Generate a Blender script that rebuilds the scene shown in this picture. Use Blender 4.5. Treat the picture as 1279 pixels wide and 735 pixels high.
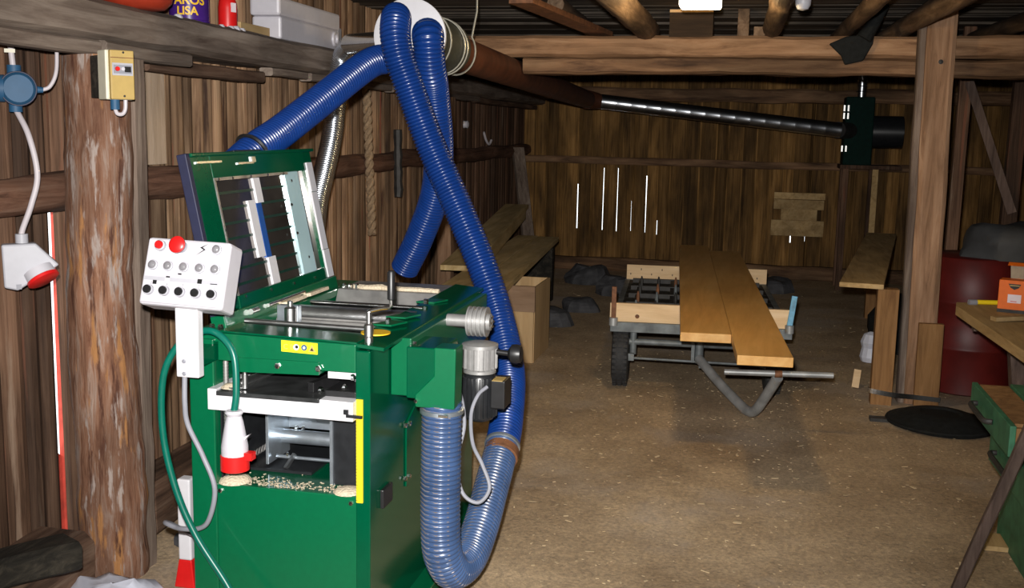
import bpy, math, random
from mathutils import Vector, Matrix, noise

for o in list(bpy.data.objects):
    bpy.data.objects.remove(o, do_unlink=True)
scn = bpy.context.scene
COL = scn.collection
V = Vector

# ------------------------------------------------------------------ camera
cd = bpy.data.cameras.new('camera'); cam = bpy.data.objects.new('camera', cd); COL.objects.link(cam)
cd.sensor_fit = 'HORIZONTAL'; cd.sensor_width = 36.0; cd.lens = 36.0 * 1350.0 / 1279.0
cd.clip_start = 0.02; cd.clip_end = 200
R = ((0.97565827, 0.05232668, -0.21296211), (0.21840414, -0.14433976, 0.96512469), (0.01976287, -0.98814369, -0.15225464))
cam.matrix_world = Matrix(((R[0][0], -R[0][1], -R[0][2], 0.0), (R[1][0], -R[1][1], -R[1][2], 0.0),
                           (R[2][0], -R[2][1], -R[2][2], 1.65), (0, 0, 0, 1)))
scn.camera = cam

# ------------------------------------------------------------------ world, flash, exposure
w = bpy.data.worlds.new('daylight'); scn.world = w; w.use_nodes = True
bg = w.node_tree.nodes['Background']; bg.inputs[0].default_value = (0.92, 0.97, 1.0, 1); bg.inputs[1].default_value = 2.2
fl = bpy.data.lights.new('camera_flash', 'SPOT'); flo = bpy.data.objects.new('camera_flash', fl); COL.objects.link(flo)
fl.energy = 1250; fl.color = (1.0, 0.97, 0.93); fl.shadow_soft_size = 0.025; fl.spot_size = math.radians(76); fl.spot_blend = 1.0
flo.location = (-0.045, 0.02, 1.76)
flo.rotation_euler = (V((-1.15, 4.6, 1.1)) - flo.location).to_track_quat('-Z', 'Y').to_euler()
vs = scn.view_settings
vs.view_transform = 'Standard'; vs.look = 'None'; vs.gamma = 1.0; vs.use_curve_mapping = False; vs.exposure = 0.0

rnd = random.Random(7)
def U(a, b): return rnd.uniform(a, b)

# ------------------------------------------------------------------ materials
def newmat(name):
    m = bpy.data.materials.new(name); m.use_nodes = True
    nt = m.node_tree; b = nt.nodes['Principled BSDF']
    return m, nt, b
def setin(b, k, v):
    if k in b.inputs: b.inputs[k].default_value = v
def c4(c): return (c[0], c[1], c[2], 1)
def srgb(r, g, b):
    f = lambda v: (v/255/12.92) if v/255 <= 0.04045 else ((v/255+0.055)/1.055)**2.4
    return (f(r), f(g), f(b))
def mat(name, col, rough=0.5, metal=0.0, var=0.12, scale=30.0, bump=0.0, alpha=1.0, trans=0.0, emit=0.0, coat=0.0, spec=0.5):
    m, nt, b = newmat(name); N = nt.nodes; L = nt.links
    tc = N.new('ShaderNodeTexCoord'); nz = N.new('ShaderNodeTexNoise'); nz.inputs['Scale'].default_value = scale; nz.inputs['Detail'].default_value = 4
    L.new(tc.outputs['Object'], nz.inputs['Vector'])
    rp = N.new('ShaderNodeValToRGB'); rp.color_ramp.elements[0].position = 0.3; rp.color_ramp.elements[1].position = 0.7
    rp.color_ramp.elements[0].color = c4([x*(1-var) for x in col]); rp.color_ramp.elements[1].color = c4([min(1, x*(1+var)) for x in col])
    L.new(nz.outputs['Fac'], rp.inputs['Fac']); L.new(rp.outputs['Color'], b.inputs['Base Color'])
    b.inputs['Roughness'].default_value = rough; b.inputs['Metallic'].default_value = metal
    setin(b, 'Alpha', alpha); setin(b, 'Transmission Weight', trans); setin(b, 'Coat Weight', coat); setin(b, 'Specular IOR Level', spec)
    if emit:
        setin(b, 'Emission Color', c4(col)); setin(b, 'Emission Strength', emit)
    if bump:
        bp = N.new('ShaderNodeBump'); bp.inputs['Strength'].default_value = bump; bp.inputs['Distance'].default_value = 0.01
        L.new(nz.outputs['Fac'], bp.inputs['Height']); L.new(bp.outputs['Normal'], b.inputs['Normal'])
    return m
def wood(name, dark, mid, light, axis='Z', cross=22.0, along=1.1, rough=0.8, rv=0.35, bump=0.5, blotch=0.5, spec=0.25, patches=()):
    m, nt, b = newmat(name); N = nt.nodes; L = nt.links
    tc = N.new('ShaderNodeTexCoord'); oi = N.new('ShaderNodeObjectInfo')
    mul = N.new('ShaderNodeMath'); mul.operation = 'MULTIPLY'; mul.inputs[1].default_value = 37.0; L.new(oi.outputs['Random'], mul.inputs[0])
    add = N.new('ShaderNodeVectorMath'); add.operation = 'ADD'; L.new(tc.outputs['Object'], add.inputs[0]); L.new(mul.outputs[0], add.inputs[1])
    mp = N.new('ShaderNodeMapping'); s = [cross, cross, cross]; s['XYZ'.index(axis)] = along; mp.inputs['Scale'].default_value = s
    L.new(add.outputs[0], mp.inputs['Vector'])
    n1 = N.new('ShaderNodeTexNoise'); n1.inputs['Scale'].default_value = 1.6; n1.inputs['Detail'].default_value = 9; n1.inputs['Roughness'].default_value = 0.68; n1.inputs['Distortion'].default_value = 0.7
    L.new(mp.outputs[0], n1.inputs['Vector'])
    rp = N.new('ShaderNodeValToRGB'); e = rp.color_ramp.elements; e[0].position = 0.3; e[0].color = c4(dark); e[1].position = 0.72; e[1].color = c4(light)
    k = e.new(0.5); k.color = c4(mid); L.new(n1.outputs['Fac'], rp.inputs['Fac'])
    mp2 = N.new('ShaderNodeMapping'); s2 = [5.0, 5.0, 5.0]; s2['XYZ'.index(axis)] = 1.7; mp2.inputs['Scale'].default_value = s2; L.new(add.outputs[0], mp2.inputs['Vector'])
    n2 = N.new('ShaderNodeTexNoise'); n2.inputs['Scale'].default_value = 1.0; n2.inputs['Detail'].default_value = 5; L.new(mp2.outputs[0], n2.inputs['Vector'])
    r2 = N.new('ShaderNodeValToRGB'); r2.color_ramp.elements[0].position = 0.38; r2.color_ramp.elements[1].position = 0.62
    r2.color_ramp.elements[0].color = (1-blotch, 1-blotch, 1-blotch, 1); r2.color_ramp.elements[1].color = (1, 1, 1, 1); L.new(n2.outputs['Fac'], r2.inputs['Fac'])
    mx = N.new('ShaderNodeMix'); mx.data_type = 'RGBA'; mx.blend_type = 'MULTIPLY'; mx.inputs[0].default_value = 1.0
    L.new(rp.outputs['Color'], mx.inputs[6]); L.new(r2.outputs['Color'], mx.inputs[7])
    last = mx.outputs[2]
    for (pc, px, pa, th, off) in patches:            # flakes of another tint: bark, grey weathering, fresh wood
        mp3 = N.new('ShaderNodeMapping'); s3 = [px, px, px]; s3['XYZ'.index(axis)] = pa; mp3.inputs['Scale'].default_value = s3; mp3.inputs['Location'].default_value = (off, off*2, off*3); L.new(add.outputs[0], mp3.inputs['Vector'])
        n3 = N.new('ShaderNodeTexNoise'); n3.inputs['Scale'].default_value = 1.0; n3.inputs['Detail'].default_value = 7; n3.inputs['Roughness'].default_value = .6; L.new(mp3.outputs[0], n3.inputs['Vector'])
        r3 = N.new('ShaderNodeValToRGB'); r3.color_ramp.elements[0].position = th; r3.color_ramp.elements[1].position = th+.07; L.new(n3.outputs['Fac'], r3.inputs['Fac'])
        mm3 = N.new('ShaderNodeMix'); mm3.data_type = 'RGBA'; mm3.inputs[7].default_value = c4(pc); L.new(r3.outputs['Color'], mm3.inputs[0]); L.new(last, mm3.inputs[6]); last = mm3.outputs[2]
    mr = N.new('ShaderNodeMapRange'); mr.inputs[3].default_value = 1-rv; mr.inputs[4].default_value = 1+rv; L.new(oi.outputs['Random'], mr.inputs[0])
    hv = N.new('ShaderNodeHueSaturation'); L.new(mr.outputs[0], hv.inputs['Value']); L.new(last, hv.inputs['Color'])
    L.new(hv.outputs['Color'], b.inputs['Base Color'])
    b.inputs['Roughness'].default_value = rough; setin(b, 'Specular IOR Level', spec)
    bp = N.new('ShaderNodeBump'); bp.inputs['Strength'].default_value = bump; bp.inputs['Distance'].default_value = 0.008
    L.new(n1.outputs['Fac'], bp.inputs['Height']); L.new(bp.outputs['Normal'], b.inputs['Normal'])
    return m

M = {}
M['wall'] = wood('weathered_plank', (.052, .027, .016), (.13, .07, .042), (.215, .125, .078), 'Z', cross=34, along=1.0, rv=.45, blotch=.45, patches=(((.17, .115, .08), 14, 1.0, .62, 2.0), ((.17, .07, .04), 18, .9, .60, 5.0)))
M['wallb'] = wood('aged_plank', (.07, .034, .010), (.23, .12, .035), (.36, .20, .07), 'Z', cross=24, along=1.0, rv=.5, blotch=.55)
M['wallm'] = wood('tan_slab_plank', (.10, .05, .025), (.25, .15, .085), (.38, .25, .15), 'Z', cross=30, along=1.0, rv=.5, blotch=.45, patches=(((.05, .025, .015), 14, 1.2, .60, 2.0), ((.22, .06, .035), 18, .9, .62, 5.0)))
M['pale'] = wood('pale_new_board', (.42, .30, .20), (.55, .41, .29), (.68, .53, .40), 'Z', cross=14, rv=.08, blotch=.15)
M['log'] = wood('peeled_log', (.10, .035, .018), (.25, .125, .075), (.36, .27, .22), 'Z', cross=26, along=2.6, rv=.05, blotch=.45, bump=1.0, patches=(((.32, .26, .23), 30, 4.5, .55, 1.0), ((.34, .16, .06), 22, 3.5, .58, 4.0), ((.075, .03, .018), 34, 3.4, .58, 8.0)))
M['logy'] = wood('bark_log', (.04, .02, .013), (.15, .085, .055), (.27, .18, .125), 'Y', cross=14, rv=.2, blotch=.5, bump=.8)
M['logr'] = wood('red_brown_log', (.05, .022, .014), (.19, .095, .06), (.30, .18, .125), 'Y', cross=16, rv=.1, blotch=.5, bump=.8)
M['greyy'] = wood('grey_hewn_timber', (.10, .07, .055), (.20, .155, .125), (.31, .255, .21), 'Y', cross=16, rv=.15, blotch=.35)
M['greyz'] = wood('grey_hewn_slab', (.09, .06, .045), (.19, .14, .11), (.30, .24, .19), 'Z', cross=20, rv=.15, blotch=.35)
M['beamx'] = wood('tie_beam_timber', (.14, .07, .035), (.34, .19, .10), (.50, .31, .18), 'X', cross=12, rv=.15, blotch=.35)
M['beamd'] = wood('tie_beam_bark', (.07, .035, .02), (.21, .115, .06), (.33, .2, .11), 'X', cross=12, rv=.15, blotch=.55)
M['postz'] = wood('sawn_post', (.16, .085, .045), (.33, .19, .11), (.46, .29, .18), 'Z', cross=16, rv=.1, blotch=.3)
M['ceil'] = wood('ceiling_board', (.035, .028, .022), (.085, .068, .052), (.15, .12, .095), 'X', cross=18, rv=.35)
M['joist'] = wood('roof_log', (.06, .035, .02), (.16, .10, .06), (.29, .2, .13), 'Y', cross=12, rv=.25)
M['fresh'] = wood('fresh_sawn_plank', (.55, .27, .07), (.68, .37, .11), (.78, .47, .17), 'Y', cross=7, along=.6, rough=.45, rv=.06, bump=.12, blotch=.12, spec=.4)
M['freshx'] = wood('fresh_board', (.6, .40, .22), (.74, .53, .31), (.82, .62, .40), 'X', cross=9, along=.8, rv=.08, bump=.12, blotch=.1)
M['old_y'] = wood('dusty_board', (.32, .20, .08), (.52, .35, .16), (.64, .46, .24), 'Y', cross=10, rv=.15, bump=.25, blotch=.3)
M['boardp'] = wood('pale_dusty_board', (.46, .31, .13), (.66, .48, .23), (.78, .6, .34), 'Y', cross=8, along=.7, rv=.1, bump=.2, blotch=.3)
M['ply'] = wood('box_panel', (.42, .27, .13), (.52, .35, .18), (.6, .43, .24), 'Z', cross=12, rv=.06, bump=.1, blotch=.1)
M['plyd'] = wood('shaded_panel', (.18, .11, .065), (.25, .16, .1), (.31, .21, .14), 'X', cross=10, rv=.06, bump=.1, blotch=.2)  # darker copy of the box panel, standing for its shadowed upper part
M['brownz'] = wood('brown_board', (.16, .075, .03), (.28, .145, .055), (.38, .21, .09), 'Z', cross=14, rv=.12, bump=.2, blotch=.2)
M['darkw'] = wood('charred_wood', (.008, .007, .006), (.03, .026, .02), (.09, .075, .055), 'Y', cross=14, rv=.2, bump=.8)
M['pole'] = wood('worn_pole', (.07, .045, .035), (.15, .1, .08), (.24, .17, .135), 'Z', cross=20, rv=.1)
M['green'] = mat('green_enamel', (.0, .098, .038), .3, var=.05, scale=60, coat=.25)
M['green_d'] = mat('green_enamel_gloss_shaded', (.0, .065, .028), .14, var=.05, scale=30, coat=.0, spec=.35)  # same gloss enamel, base darkened for faces that mirror dark surroundings
M['green_c'] = mat('old_green_paint', (.035, .15, .075), .55, var=.3, scale=18)
M['green_fan'] = mat('dark_teal_paint', (.001, .016, .012), .75, var=.2, spec=.15)
M['white'] = mat('white_enamel', (.62, .61, .64), .35, var=.03)
M['whitebox'] = mat('white_plastic', (.52, .505, .55), .4, var=.03)
M['greybox'] = mat('light_grey_plastic', (.40, .40, .44), .45, var=.04)
M['cable'] = mat('white_cable', (.50, .455, .48), .5, var=.04)
M['cableg'] = mat('grey_cable', (.24, .245, .28), .5, var=.05)
M['cablegr'] = mat('dark_green_cable', (.0, .11, .075), .35, var=.1)
M['red'] = mat('red_plastic', (.62, .012, .012), .35, var=.05)
M['redpaint'] = mat('barn_red_paint', (.5, .07, .045), .8, var=.25, scale=20)
M['yellow'] = mat('yellow_print', (.85, .62, .015), .4, var=.03)
M['ochre'] = mat('ochre_enclosure', (.42, .29, .09), .6, var=.06)
M['cream'] = mat('cream_plastic', (.6, .57, .45), .5, var=.05)
M['black'] = mat('black_plastic', (.012, .012, .013), .4, var=.2)
M['blackm'] = mat('black_enamel', (.015, .016, .018), .3, var=.2)
M['rubber'] = mat('tyre_rubber', (.022, .022, .023), .75, var=.3, scale=60)
M['steel'] = mat('brushed_steel', (.60, .60, .60), .35, 1.0, var=.15, scale=25)
M['steeld'] = mat('dusty_steel', (.32, .31, .30), .45, .7, var=.3, scale=14)
M['bedplate'] = mat('dark_bed_plate', (.045, .047, .048), .3, .3, var=.4, scale=18)
M['galv'] = mat('galvanised_sheet', (.50, .56, .62), .35, .85, var=.15, scale=20)
M['chrome'] = mat('bright_metal', (.82, .82, .80), .2, 1.0, var=.05)
M['alu'] = mat('cast_aluminium', (.36, .355, .35), .45, .5, var=.1, scale=40)
M['spiral'] = mat('spiral_duct_steel', (.68, .72, .78), .27, 1.0, var=.1, scale=12)
M['blue'] = mat('blue_hose_plastic', (.005, .032, .17), .28, var=.12, scale=20, coat=.3)
M['bluel'] = mat('grey_blue_hose_plastic', (.04, .075, .165), .3, var=.25, scale=9, coat=.2)
M['coil'] = mat('hose_wire', (.22, .19, .19), .4, .3, var=.1)
M['navy'] = mat('dark_blue_edge', (.010, .012, .04), .6, var=.1)
M['jblue'] = mat('steel_blue_plastic', (.015, .075, .16), .6, var=.06)
M['rust'] = mat('rusty_pipe', (.10, .032, .014), .6, .2, var=.4, scale=9)
M['ductd'] = mat('dark_wrapped_duct', (.03, .035, .028), .6, var=.4, scale=8)
M['wire'] = mat('steel_wire', (.42, .4, .33), .4, .6, var=.1)
M['orange'] = mat('orange_card', (.75, .14, .005), .6, var=.05)
M['card'] = mat('raw_card', (.34, .28, .2), .8, var=.1)
M['paper'] = mat('paper_label', (.78, .68, .72), .7, var=.03)
M['purple'] = mat('purple_tin', (.05, .015, .16), .25, var=.1)
M['gold'] = mat('gold_print', (.75, .45, .02), .4, var=.05)
M['can_red'] = mat('dark_red_pail', (.30, .03, .012), .4, var=.1)
M['drum'] = mat('red_drum_paint', (.11, .008, .006), .5, var=.25, scale=8)
M['drumd'] = mat('grimy_drum_lid', (.04, .04, .038), .7, var=.3, scale=8)
M['darkcloth'] = mat('black_tarpaulin', (.010, .011, .011), .85, var=.3, bump=.3, spec=.2)
M['greycloth'] = mat('dark_grey_cover', (.055, .055, .055), .8, var=.35, scale=6, bump=.3)
M['bag'] = mat('white_plastic_bag', (.62, .64, .74), .35, var=.1, scale=8, bump=.15)
M['chips'] = mat('old_wood_chip', (.46, .35, .21), .95, var=.4, scale=4)
M['dust'] = mat('sawdust', (.62, .52, .38), .95, var=.2, scale=120, bump=.6)
M['rope'] = mat('hemp_rope', (.25, .17, .1), .9, var=.25, scale=60, bump=.4)
M['iron'] = mat('painted_iron', (.13, .145, .15), .55, .2, var=.4, scale=15)
M['irong'] = mat('grey_pipe', (.33, .34, .34), .45, .4, var=.25, scale=12)
M['ironr'] = mat('rusty_iron', (.17, .07, .03), .7, .2, var=.4, scale=30)
M['ironb'] = mat('blue_iron', (.10, .28, .42), .5, .1, var=.4, scale=25)
M['ironk'] = mat('dark_iron', (.03, .028, .026), .6, .3, var=.4, scale=20)
M['lampglow'] = mat('lamp_diffuser', (1.0, .90, .72), .4, var=0, emit=4.0)
M['brass'] = mat('yellow_scale_disc', (.75, .45, .02), .4, var=.05)
M['teal'] = mat('tinted_strip', (.50, .72, .78), .15, .2, var=.1, scale=3)
M['bluestr'] = mat('blue_strip', (.02, .08, .3), .2, var=.1)
M['soot'] = mat('rock_heap', (.05, .05, .055), .8, var=.5, scale=10, bump=.5)
M['redshelf'] = M['red']
# glass of the hood
def glass():
    m, nt, b = newmat('tinted_window'); b.inputs['Base Color'].default_value = (.55, .56, .56, 1); b.inputs['Roughness'].default_value = .04
    setin(b, 'Transmission Weight', 1.0); setin(b, 'IOR', 1.3)
    return m
M['glass'] = glass()
def lensmat():
    m, nt, b = newmat('clear_lens'); b.inputs['Base Color'].default_value = (.20, .195, .21, 1); b.inputs['Roughness'].default_value = .12; setin(b, 'Coat Weight', 1.0)
    return m
M['lens'] = lensmat()
def floormat():
    m, nt, b = newmat('packed_earth_floor'); N = nt.nodes; L = nt.links
    tc = N.new('ShaderNodeTexCoord')
    n1 = N.new('ShaderNodeTexNoise'); n1.inputs['Scale'].default_value = 1.5; n1.inputs['Detail'].default_value = 8; n1.inputs['Roughness'].default_value = .65; L.new(tc.outputs['Object'], n1.inputs['Vector'])
    n2 = N.new('ShaderNodeTexNoise'); n2.inputs['Scale'].default_value = 55; n2.inputs['Detail'].default_value = 6; n2.inputs['Roughness'].default_value = .75; L.new(tc.outputs['Object'], n2.inputs['Vector'])
    r1 = N.new('ShaderNodeValToRGB'); e = r1.color_ramp.elements; e[0].position = .32; e[0].color = (.33, .24, .155, 1); e[1].position = .70; e[1].color = (.62, .48, .33, 1); L.new(n1.outputs['Fac'], r1.inputs['Fac'])
    r2 = N.new('ShaderNodeValToRGB'); e = r2.color_ramp.elements; e[0].position = .34; e[0].color = (.55, .55, .55, 1); e[1].position = .66; e[1].color = (1.2, 1.15, 1.05, 1); L.new(n2.outputs['Fac'], r2.inputs['Fac'])
    mx = N.new('ShaderNodeMix'); mx.data_type = 'RGBA'; mx.blend_type = 'MULTIPLY'; mx.inputs[0].default_value = 1.0
    L.new(r1.outputs['Color'], mx.inputs[6]); L.new(r2.outputs['Color'], mx.inputs[7])
    n4 = N.new('ShaderNodeTexNoise'); n4.inputs['Scale'].default_value = .8; n4.inputs['Detail'].default_value = 7; n4.inputs['Roughness'].default_value = .6; L.new(tc.outputs['Object'], n4.inputs['Vector'])
    r4 = N.new('ShaderNodeValToRGB'); r4.color_ramp.elements[0].position = .52; r4.color_ramp.elements[1].position = .66; L.new(n4.outputs['Fac'], r4.inputs['Fac'])
    ml = N.new('ShaderNodeMath'); ml.operation = 'MULTIPLY'; ml.inputs[1].default_value = .55; L.new(r4.outputs['Color'], ml.inputs[0])
    mg = N.new('ShaderNodeMix'); mg.data_type = 'RGBA'; mg.inputs[7].default_value = (.50, .43, .37, 1); L.new(ml.outputs[0], mg.inputs[0]); L.new(mx.outputs[2], mg.inputs[6])
    L.new(mg.outputs[2], b.inputs['Base Color'])
    b.inputs['Roughness'].default_value = .9; setin(b, 'Specular IOR Level', .2)
    bp = N.new('ShaderNodeBump'); bp.inputs['Strength'].default_value = .5; bp.inputs['Distance'].default_value = .01; L.new(n2.outputs['Fac'], bp.inputs['Height']); L.new(bp.outputs['Normal'], b.inputs['Normal'])
    return m
M['floor'] = floormat()

# ------------------------------------------------------------------ mesh helpers
def frame(d, up=(0, 0, 1)):
    d = V(d).normalized(); up = V(up)
    if abs(d.dot(up.normalized())) > .98: up = V((0, 1, 0)) if abs(d.y) < .9 else V((1, 0, 0))
    s = d.cross(up).normalized(); u = s.cross(d).normalized()
    return d, s, u
def spline(pts, n=12):
    P = [V(p) for p in pts]; out = []
    Q = [P[0]*2-P[1]] + P + [P[-1]*2-P[-2]]
    for i in range(1, len(Q)-2):
        a, b, c, d = Q[i-1], Q[i], Q[i+1], Q[i+2]
        for k in range(n):
            t = k/n
            out.append(.5*((2*b)+(c-a)*t+(2*a-5*b+4*c-d)*t*t+(3*b-a-3*c+d)*t**3))
    out.append(P[-1]); return out
def resample(pts, step):
    out = [pts[0].copy()]; acc = 0.0
    for a, b in zip(pts, pts[1:]):
        L = (b-a).length; pos = 0.0
        if L < 1e-9: continue
        while acc + (L-pos) >= step:
            pos += step-acc; out.append(a+(b-a)*(pos/L)); acc = 0.0
        acc += L-pos
    if (out[-1]-pts[-1]).length > step*.3: out.append(pts[-1].copy())
    return out
class MB:
    def __init__(s): s.v = []; s.f = []; s.sm = []
    def addf(s, f, sm=False): s.f.append(tuple(f)); s.sm.append(sm)
    def box(s, x0, x1, y0, y1, z0, z1):
        return s.obox(V(((x0+x1)/2, (y0+y1)/2, (z0+z1)/2)), V(((x1-x0)/2, 0, 0)), V((0, (y1-y0)/2, 0)), V((0, 0, (z1-z0)/2)))
    def obox(s, c, a, b, d):
        n = len(s.v); c = V(c); a = V(a); b = V(b); d = V(d)
        if a.cross(b).dot(d) < 0: a = -a
        for k in (-1, 1):
            for j in (-1, 1):
                for i in (-1, 1): s.v.append(c+a*i+b*j+d*k)
        for f in ((0, 2, 3, 1), (4, 5, 7, 6), (0, 1, 5, 4), (2, 6, 7, 3), (0, 4, 6, 2), (1, 3, 7, 5)): s.addf([n+q for q in f])
        return s
    def bar(s, p, q, w, h, up=(0, 0, 1)):
        p = V(p); q = V(q); d, sd, u = frame(q-p, up)
        return s.obox((p+q)/2, d*((q-p).length/2), sd*(w/2), u*(h/2))
    def tube(s, pts, r, seg=12, caps=True, sm=True, jit=0.0, up=(0, 0, 1)):
        pts = [V(p) for p in pts]; n0 = len(s.v); m = len(pts)
        rs = r if isinstance(r, (list, tuple)) else [r]*m
        t = (pts[1]-pts[0]).normalized(); _, sd, u = frame(t, up)
        for i in range(m):
            t2 = (pts[min(i+1, m-1)]-pts[max(i-1, 0)]).normalized()
            q = t.rotation_difference(t2); sd = q @ sd; u = q @ u; t = t2
            for k in range(seg):
                a = 2*math.pi*k/seg; rr = rs[i]
                dv = sd*math.cos(a)+u*math.sin(a)
                if jit:
                    rr *= 1+jit*(noise.noise(pts[i]*3.1+dv*1.3)+.6*noise.noise(pts[i]*9+dv*2.7))
                s.v.append(pts[i]+dv*rr)
        for i in range(m-1):
            for k in range(seg):
                a = n0+i*seg+k; b = n0+i*seg+(k+1) % seg
                s.addf((a, b, b+seg, a+seg), sm)
        if caps:
            s.addf([n0+k for k in range(seg)][::-1]); s.addf([n0+(m-1)*seg+k for k in range(seg)])
        return s
    def cyl(s, p, q, r, seg=16, r2=None, sm=True, caps=True):
        return s.tube([p, q], [r, r if r2 is None else r2], seg, caps, sm)
    def lathe(s, prof, o, axis=(0, 0, 1), seg=20, sm=True):
        o = V(o); d, sd, u = frame(axis); pts = [o+d*h for _, h in prof]; n0 = len(s.v)
        for (r, h) in prof:
            for k in range(seg):
                a = 2*math.pi*k/seg; s.v.append(o+d*h+(sd*math.cos(a)+u*math.sin(a))*max(r, 1e-4))
        for i in range(len(prof)-1):
            for k in range(seg):
                a = n0+i*seg+k; b = n0+i*seg+(k+1) % seg; s.addf((a, b, b+seg, a+seg), sm)
        s.addf([n0+k for k in range(seg)][::-1]); s.addf([n0+(len(prof)-1)*seg+k for k in range(seg)])
        return s
    def prism(s, poly, ext):
        poly = [V(p) for p in poly]; ext = V(ext); n0 = len(s.v); n = len(poly)
        nr = V((0, 0, 0))
        for i in range(n): nr += poly[i].cross(poly[(i+1) % n])
        if nr.dot(ext) > 0: poly = poly[::-1]
        s.v += poly + [p+ext for p in poly]
        s.addf(range(n0, n0+n)); s.addf([n0+n+k for k in range(n)][::-1])
        for k in range(n): s.addf((n0+(k+1) % n, n0+k, n0+n+k, n0+n+(k+1) % n))
        return s
    def ring(s, c, axis, R_, r, seg=24, sub=8):
        c = V(c); d, sd, u = frame(axis)
        pts = [c+(sd*math.cos(2*math.pi*k/seg)+u*math.sin(2*math.pi*k/seg))*R_ for k in range(seg)]
        n0 = len(s.v)
        for k in range(seg):
            o = (pts[k]-c).normalized()
            for j in range(sub):
                a = 2*math.pi*j/sub; s.v.append(pts[k]+(o*math.cos(a)+d*math.sin(a))*r)
        for k in range(seg):
            for j in range(sub):
                a = n0+k*sub+j; b = n0+k*sub+(j+1) % sub; c2 = n0+((k+1) % seg)*sub+(j+1) % sub; e = n0+((k+1) % seg)*sub+j
                s.addf((a, b, c2, e), True)
        return s
    def rough_beam(s, p, q, w, h, n=14, amp=.008, up=(0, 0, 1), seed=0.0):
        """hewn timber: rounded rectangle section wandering a little along its length"""
        p = V(p); q = V(q); d, sd, u = frame(q-p, up); n0 = len(s.v)
        sec = [(-.5, -.36), (-.36, -.5), (.36, -.5), (.5, -.36), (.5, .36), (.36, .5), (-.36, .5), (-.5, .36)]
        m = len(sec)
        for i in range(n+1):
            c = p.lerp(q, i/n)
            for (a, b) in sec:
                pt = c+sd*(a*w)+u*(b*h)
                o = noise.noise_vector(pt*2.3+V((seed, seed, 0)))*amp + noise.noise_vector(pt*7+V((0, seed, 3)))*amp*.5
                o -= d*o.dot(d); s.v.append(pt+o)
        for i in range(n):
            for k in range(m):
                a = n0+i*m+k; b = n0+i*m+(k+1) % m; s.addf((a, b, b+m, a+m))
        s.addf([n0+k for k in range(m)][::-1]); s.addf([n0+n*m+k for k in range(m)])
        return s
    def build(s, name, mt, parent=None, bevel=0.0, origin=None, local=False, sharp=42):
        me = bpy.data.meshes.new(name); o = bpy.data.objects.new(name, me); COL.objects.link(o)
        if parent is not None:
            if not local:
                inv = WM[parent.name].inverted(); vv = [inv @ p for p in s.v]
            else: vv = s.v
            o.parent = parent; WM[o.name] = WM[parent.name].copy()
        else:
            if origin is None:
                xs = [p.x for p in s.v]; ys = [p.y for p in s.v]; zs = [p.z for p in s.v]
                origin = V(((min(xs)+max(xs))/2, (min(ys)+max(ys))/2, min(zs)))
            origin = V(origin); vv = [p-origin for p in s.v]; o.location = origin; WM[o.name] = Matrix.Translation(origin)
        me.from_pydata([tuple(p) for p in vv], [], s.f); me.polygons.foreach_set('use_smooth', s.sm); me.update()
        if sharp and any(s.sm): me.set_sharp_from_angle(angle=math.radians(sharp))
        me.materials.append(M[mt] if isinstance(mt, str) else mt)
        if bevel:
            bm = o.modifiers.new('bevel', 'BEVEL'); bm.width = bevel; bm.segments = 2; bm.limit_method = 'ANGLE'; bm.angle_limit = math.radians(40)
        return o
WM = {}
def tag(o, label=None, cat=None, group=None, kind=None):
    if label: o['label'] = label
    if cat: o['category'] = cat
    if group: o['group'] = group
    if kind: o['kind'] = kind
    return o
def thing(name, label, cat, loc=(0, 0, 0), rotz=0.0, group=None, kind=None):
    o = bpy.data.objects.new(name, None); COL.objects.link(o); o.empty_display_size = .05
    o.location = loc; o.rotation_euler = (0, 0, rotz); WM[o.name] = Matrix.Translation(V(loc)) @ Matrix.Rotation(rotz, 4, 'Z')
    return tag(o, label, cat, group, kind)
def text_mesh(name, txt, size, mt, parent, org, right, up, depth=.0006):
    """flat lettering: org = lower left corner, in world coordinates"""
    cu = bpy.data.curves.new('lettering', 'FONT'); cu.body = txt; cu.size = size; cu.extrude = depth
    tmp = bpy.data.objects.new('lettering', cu); COL.objects.link(tmp)
    dg = bpy.context.evaluated_depsgraph_get(); me0 = bpy.data.meshes.new_from_object(tmp.evaluated_get(dg))
    right = V(right).normalized(); up = V(up).normalized(); nn = right.cross(up)
    mb = MB()
    for vtx in me0.vertices: mb.v.append(V(org)+right*vtx.co.x+up*vtx.co.y+nn*vtx.co.z)
    for p in me0.polygons: mb.addf(list(p.vertices))
    bpy.data.objects.remove(tmp, do_unlink=True); bpy.data.curves.remove(cu); bpy.data.meshes.remove(me0)
    return mb.build(name, mt, parent)
def ribbed(pts, r, pitch, amp, seg=20):
    P = resample(spline(pts, 24), pitch/4); rs = []
    pat = [0, .75, 1, .75]
    for i in range(len(P)): rs.append(r-amp+amp*pat[i % 4])
    return P, rs

# ================================================================== SETTING
# ------------------------------------------------------------------ floor
mb = MB(); nx, ny = 60, 120; x0, x1, y0, y1 = -2.9, 4.0, -3.5, 13.2
for j in range(ny+1):
    for i in range(nx+1):
        x = x0+(x1-x0)*i/nx; y = y0+(y1-y0)*j/ny
        mb.v.append(V((x, y, -0.004+.010*noise.noise(V((x*1.1, y*1.1, 0)))+.004*noise.noise(V((x*5, y*5, 2)))-.006)))
for j in range(ny):
    for i in range(nx):
        a = j*(nx+1)+i; mb.addf((a, a+1, a+nx+2, a+nx+1), True)
fo = mb.build('floor', 'floor', origin=(0, 0, 0)); tag(fo, 'packed earth floor of the barn strewn with wood chips', 'floor', kind='structure')

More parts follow.
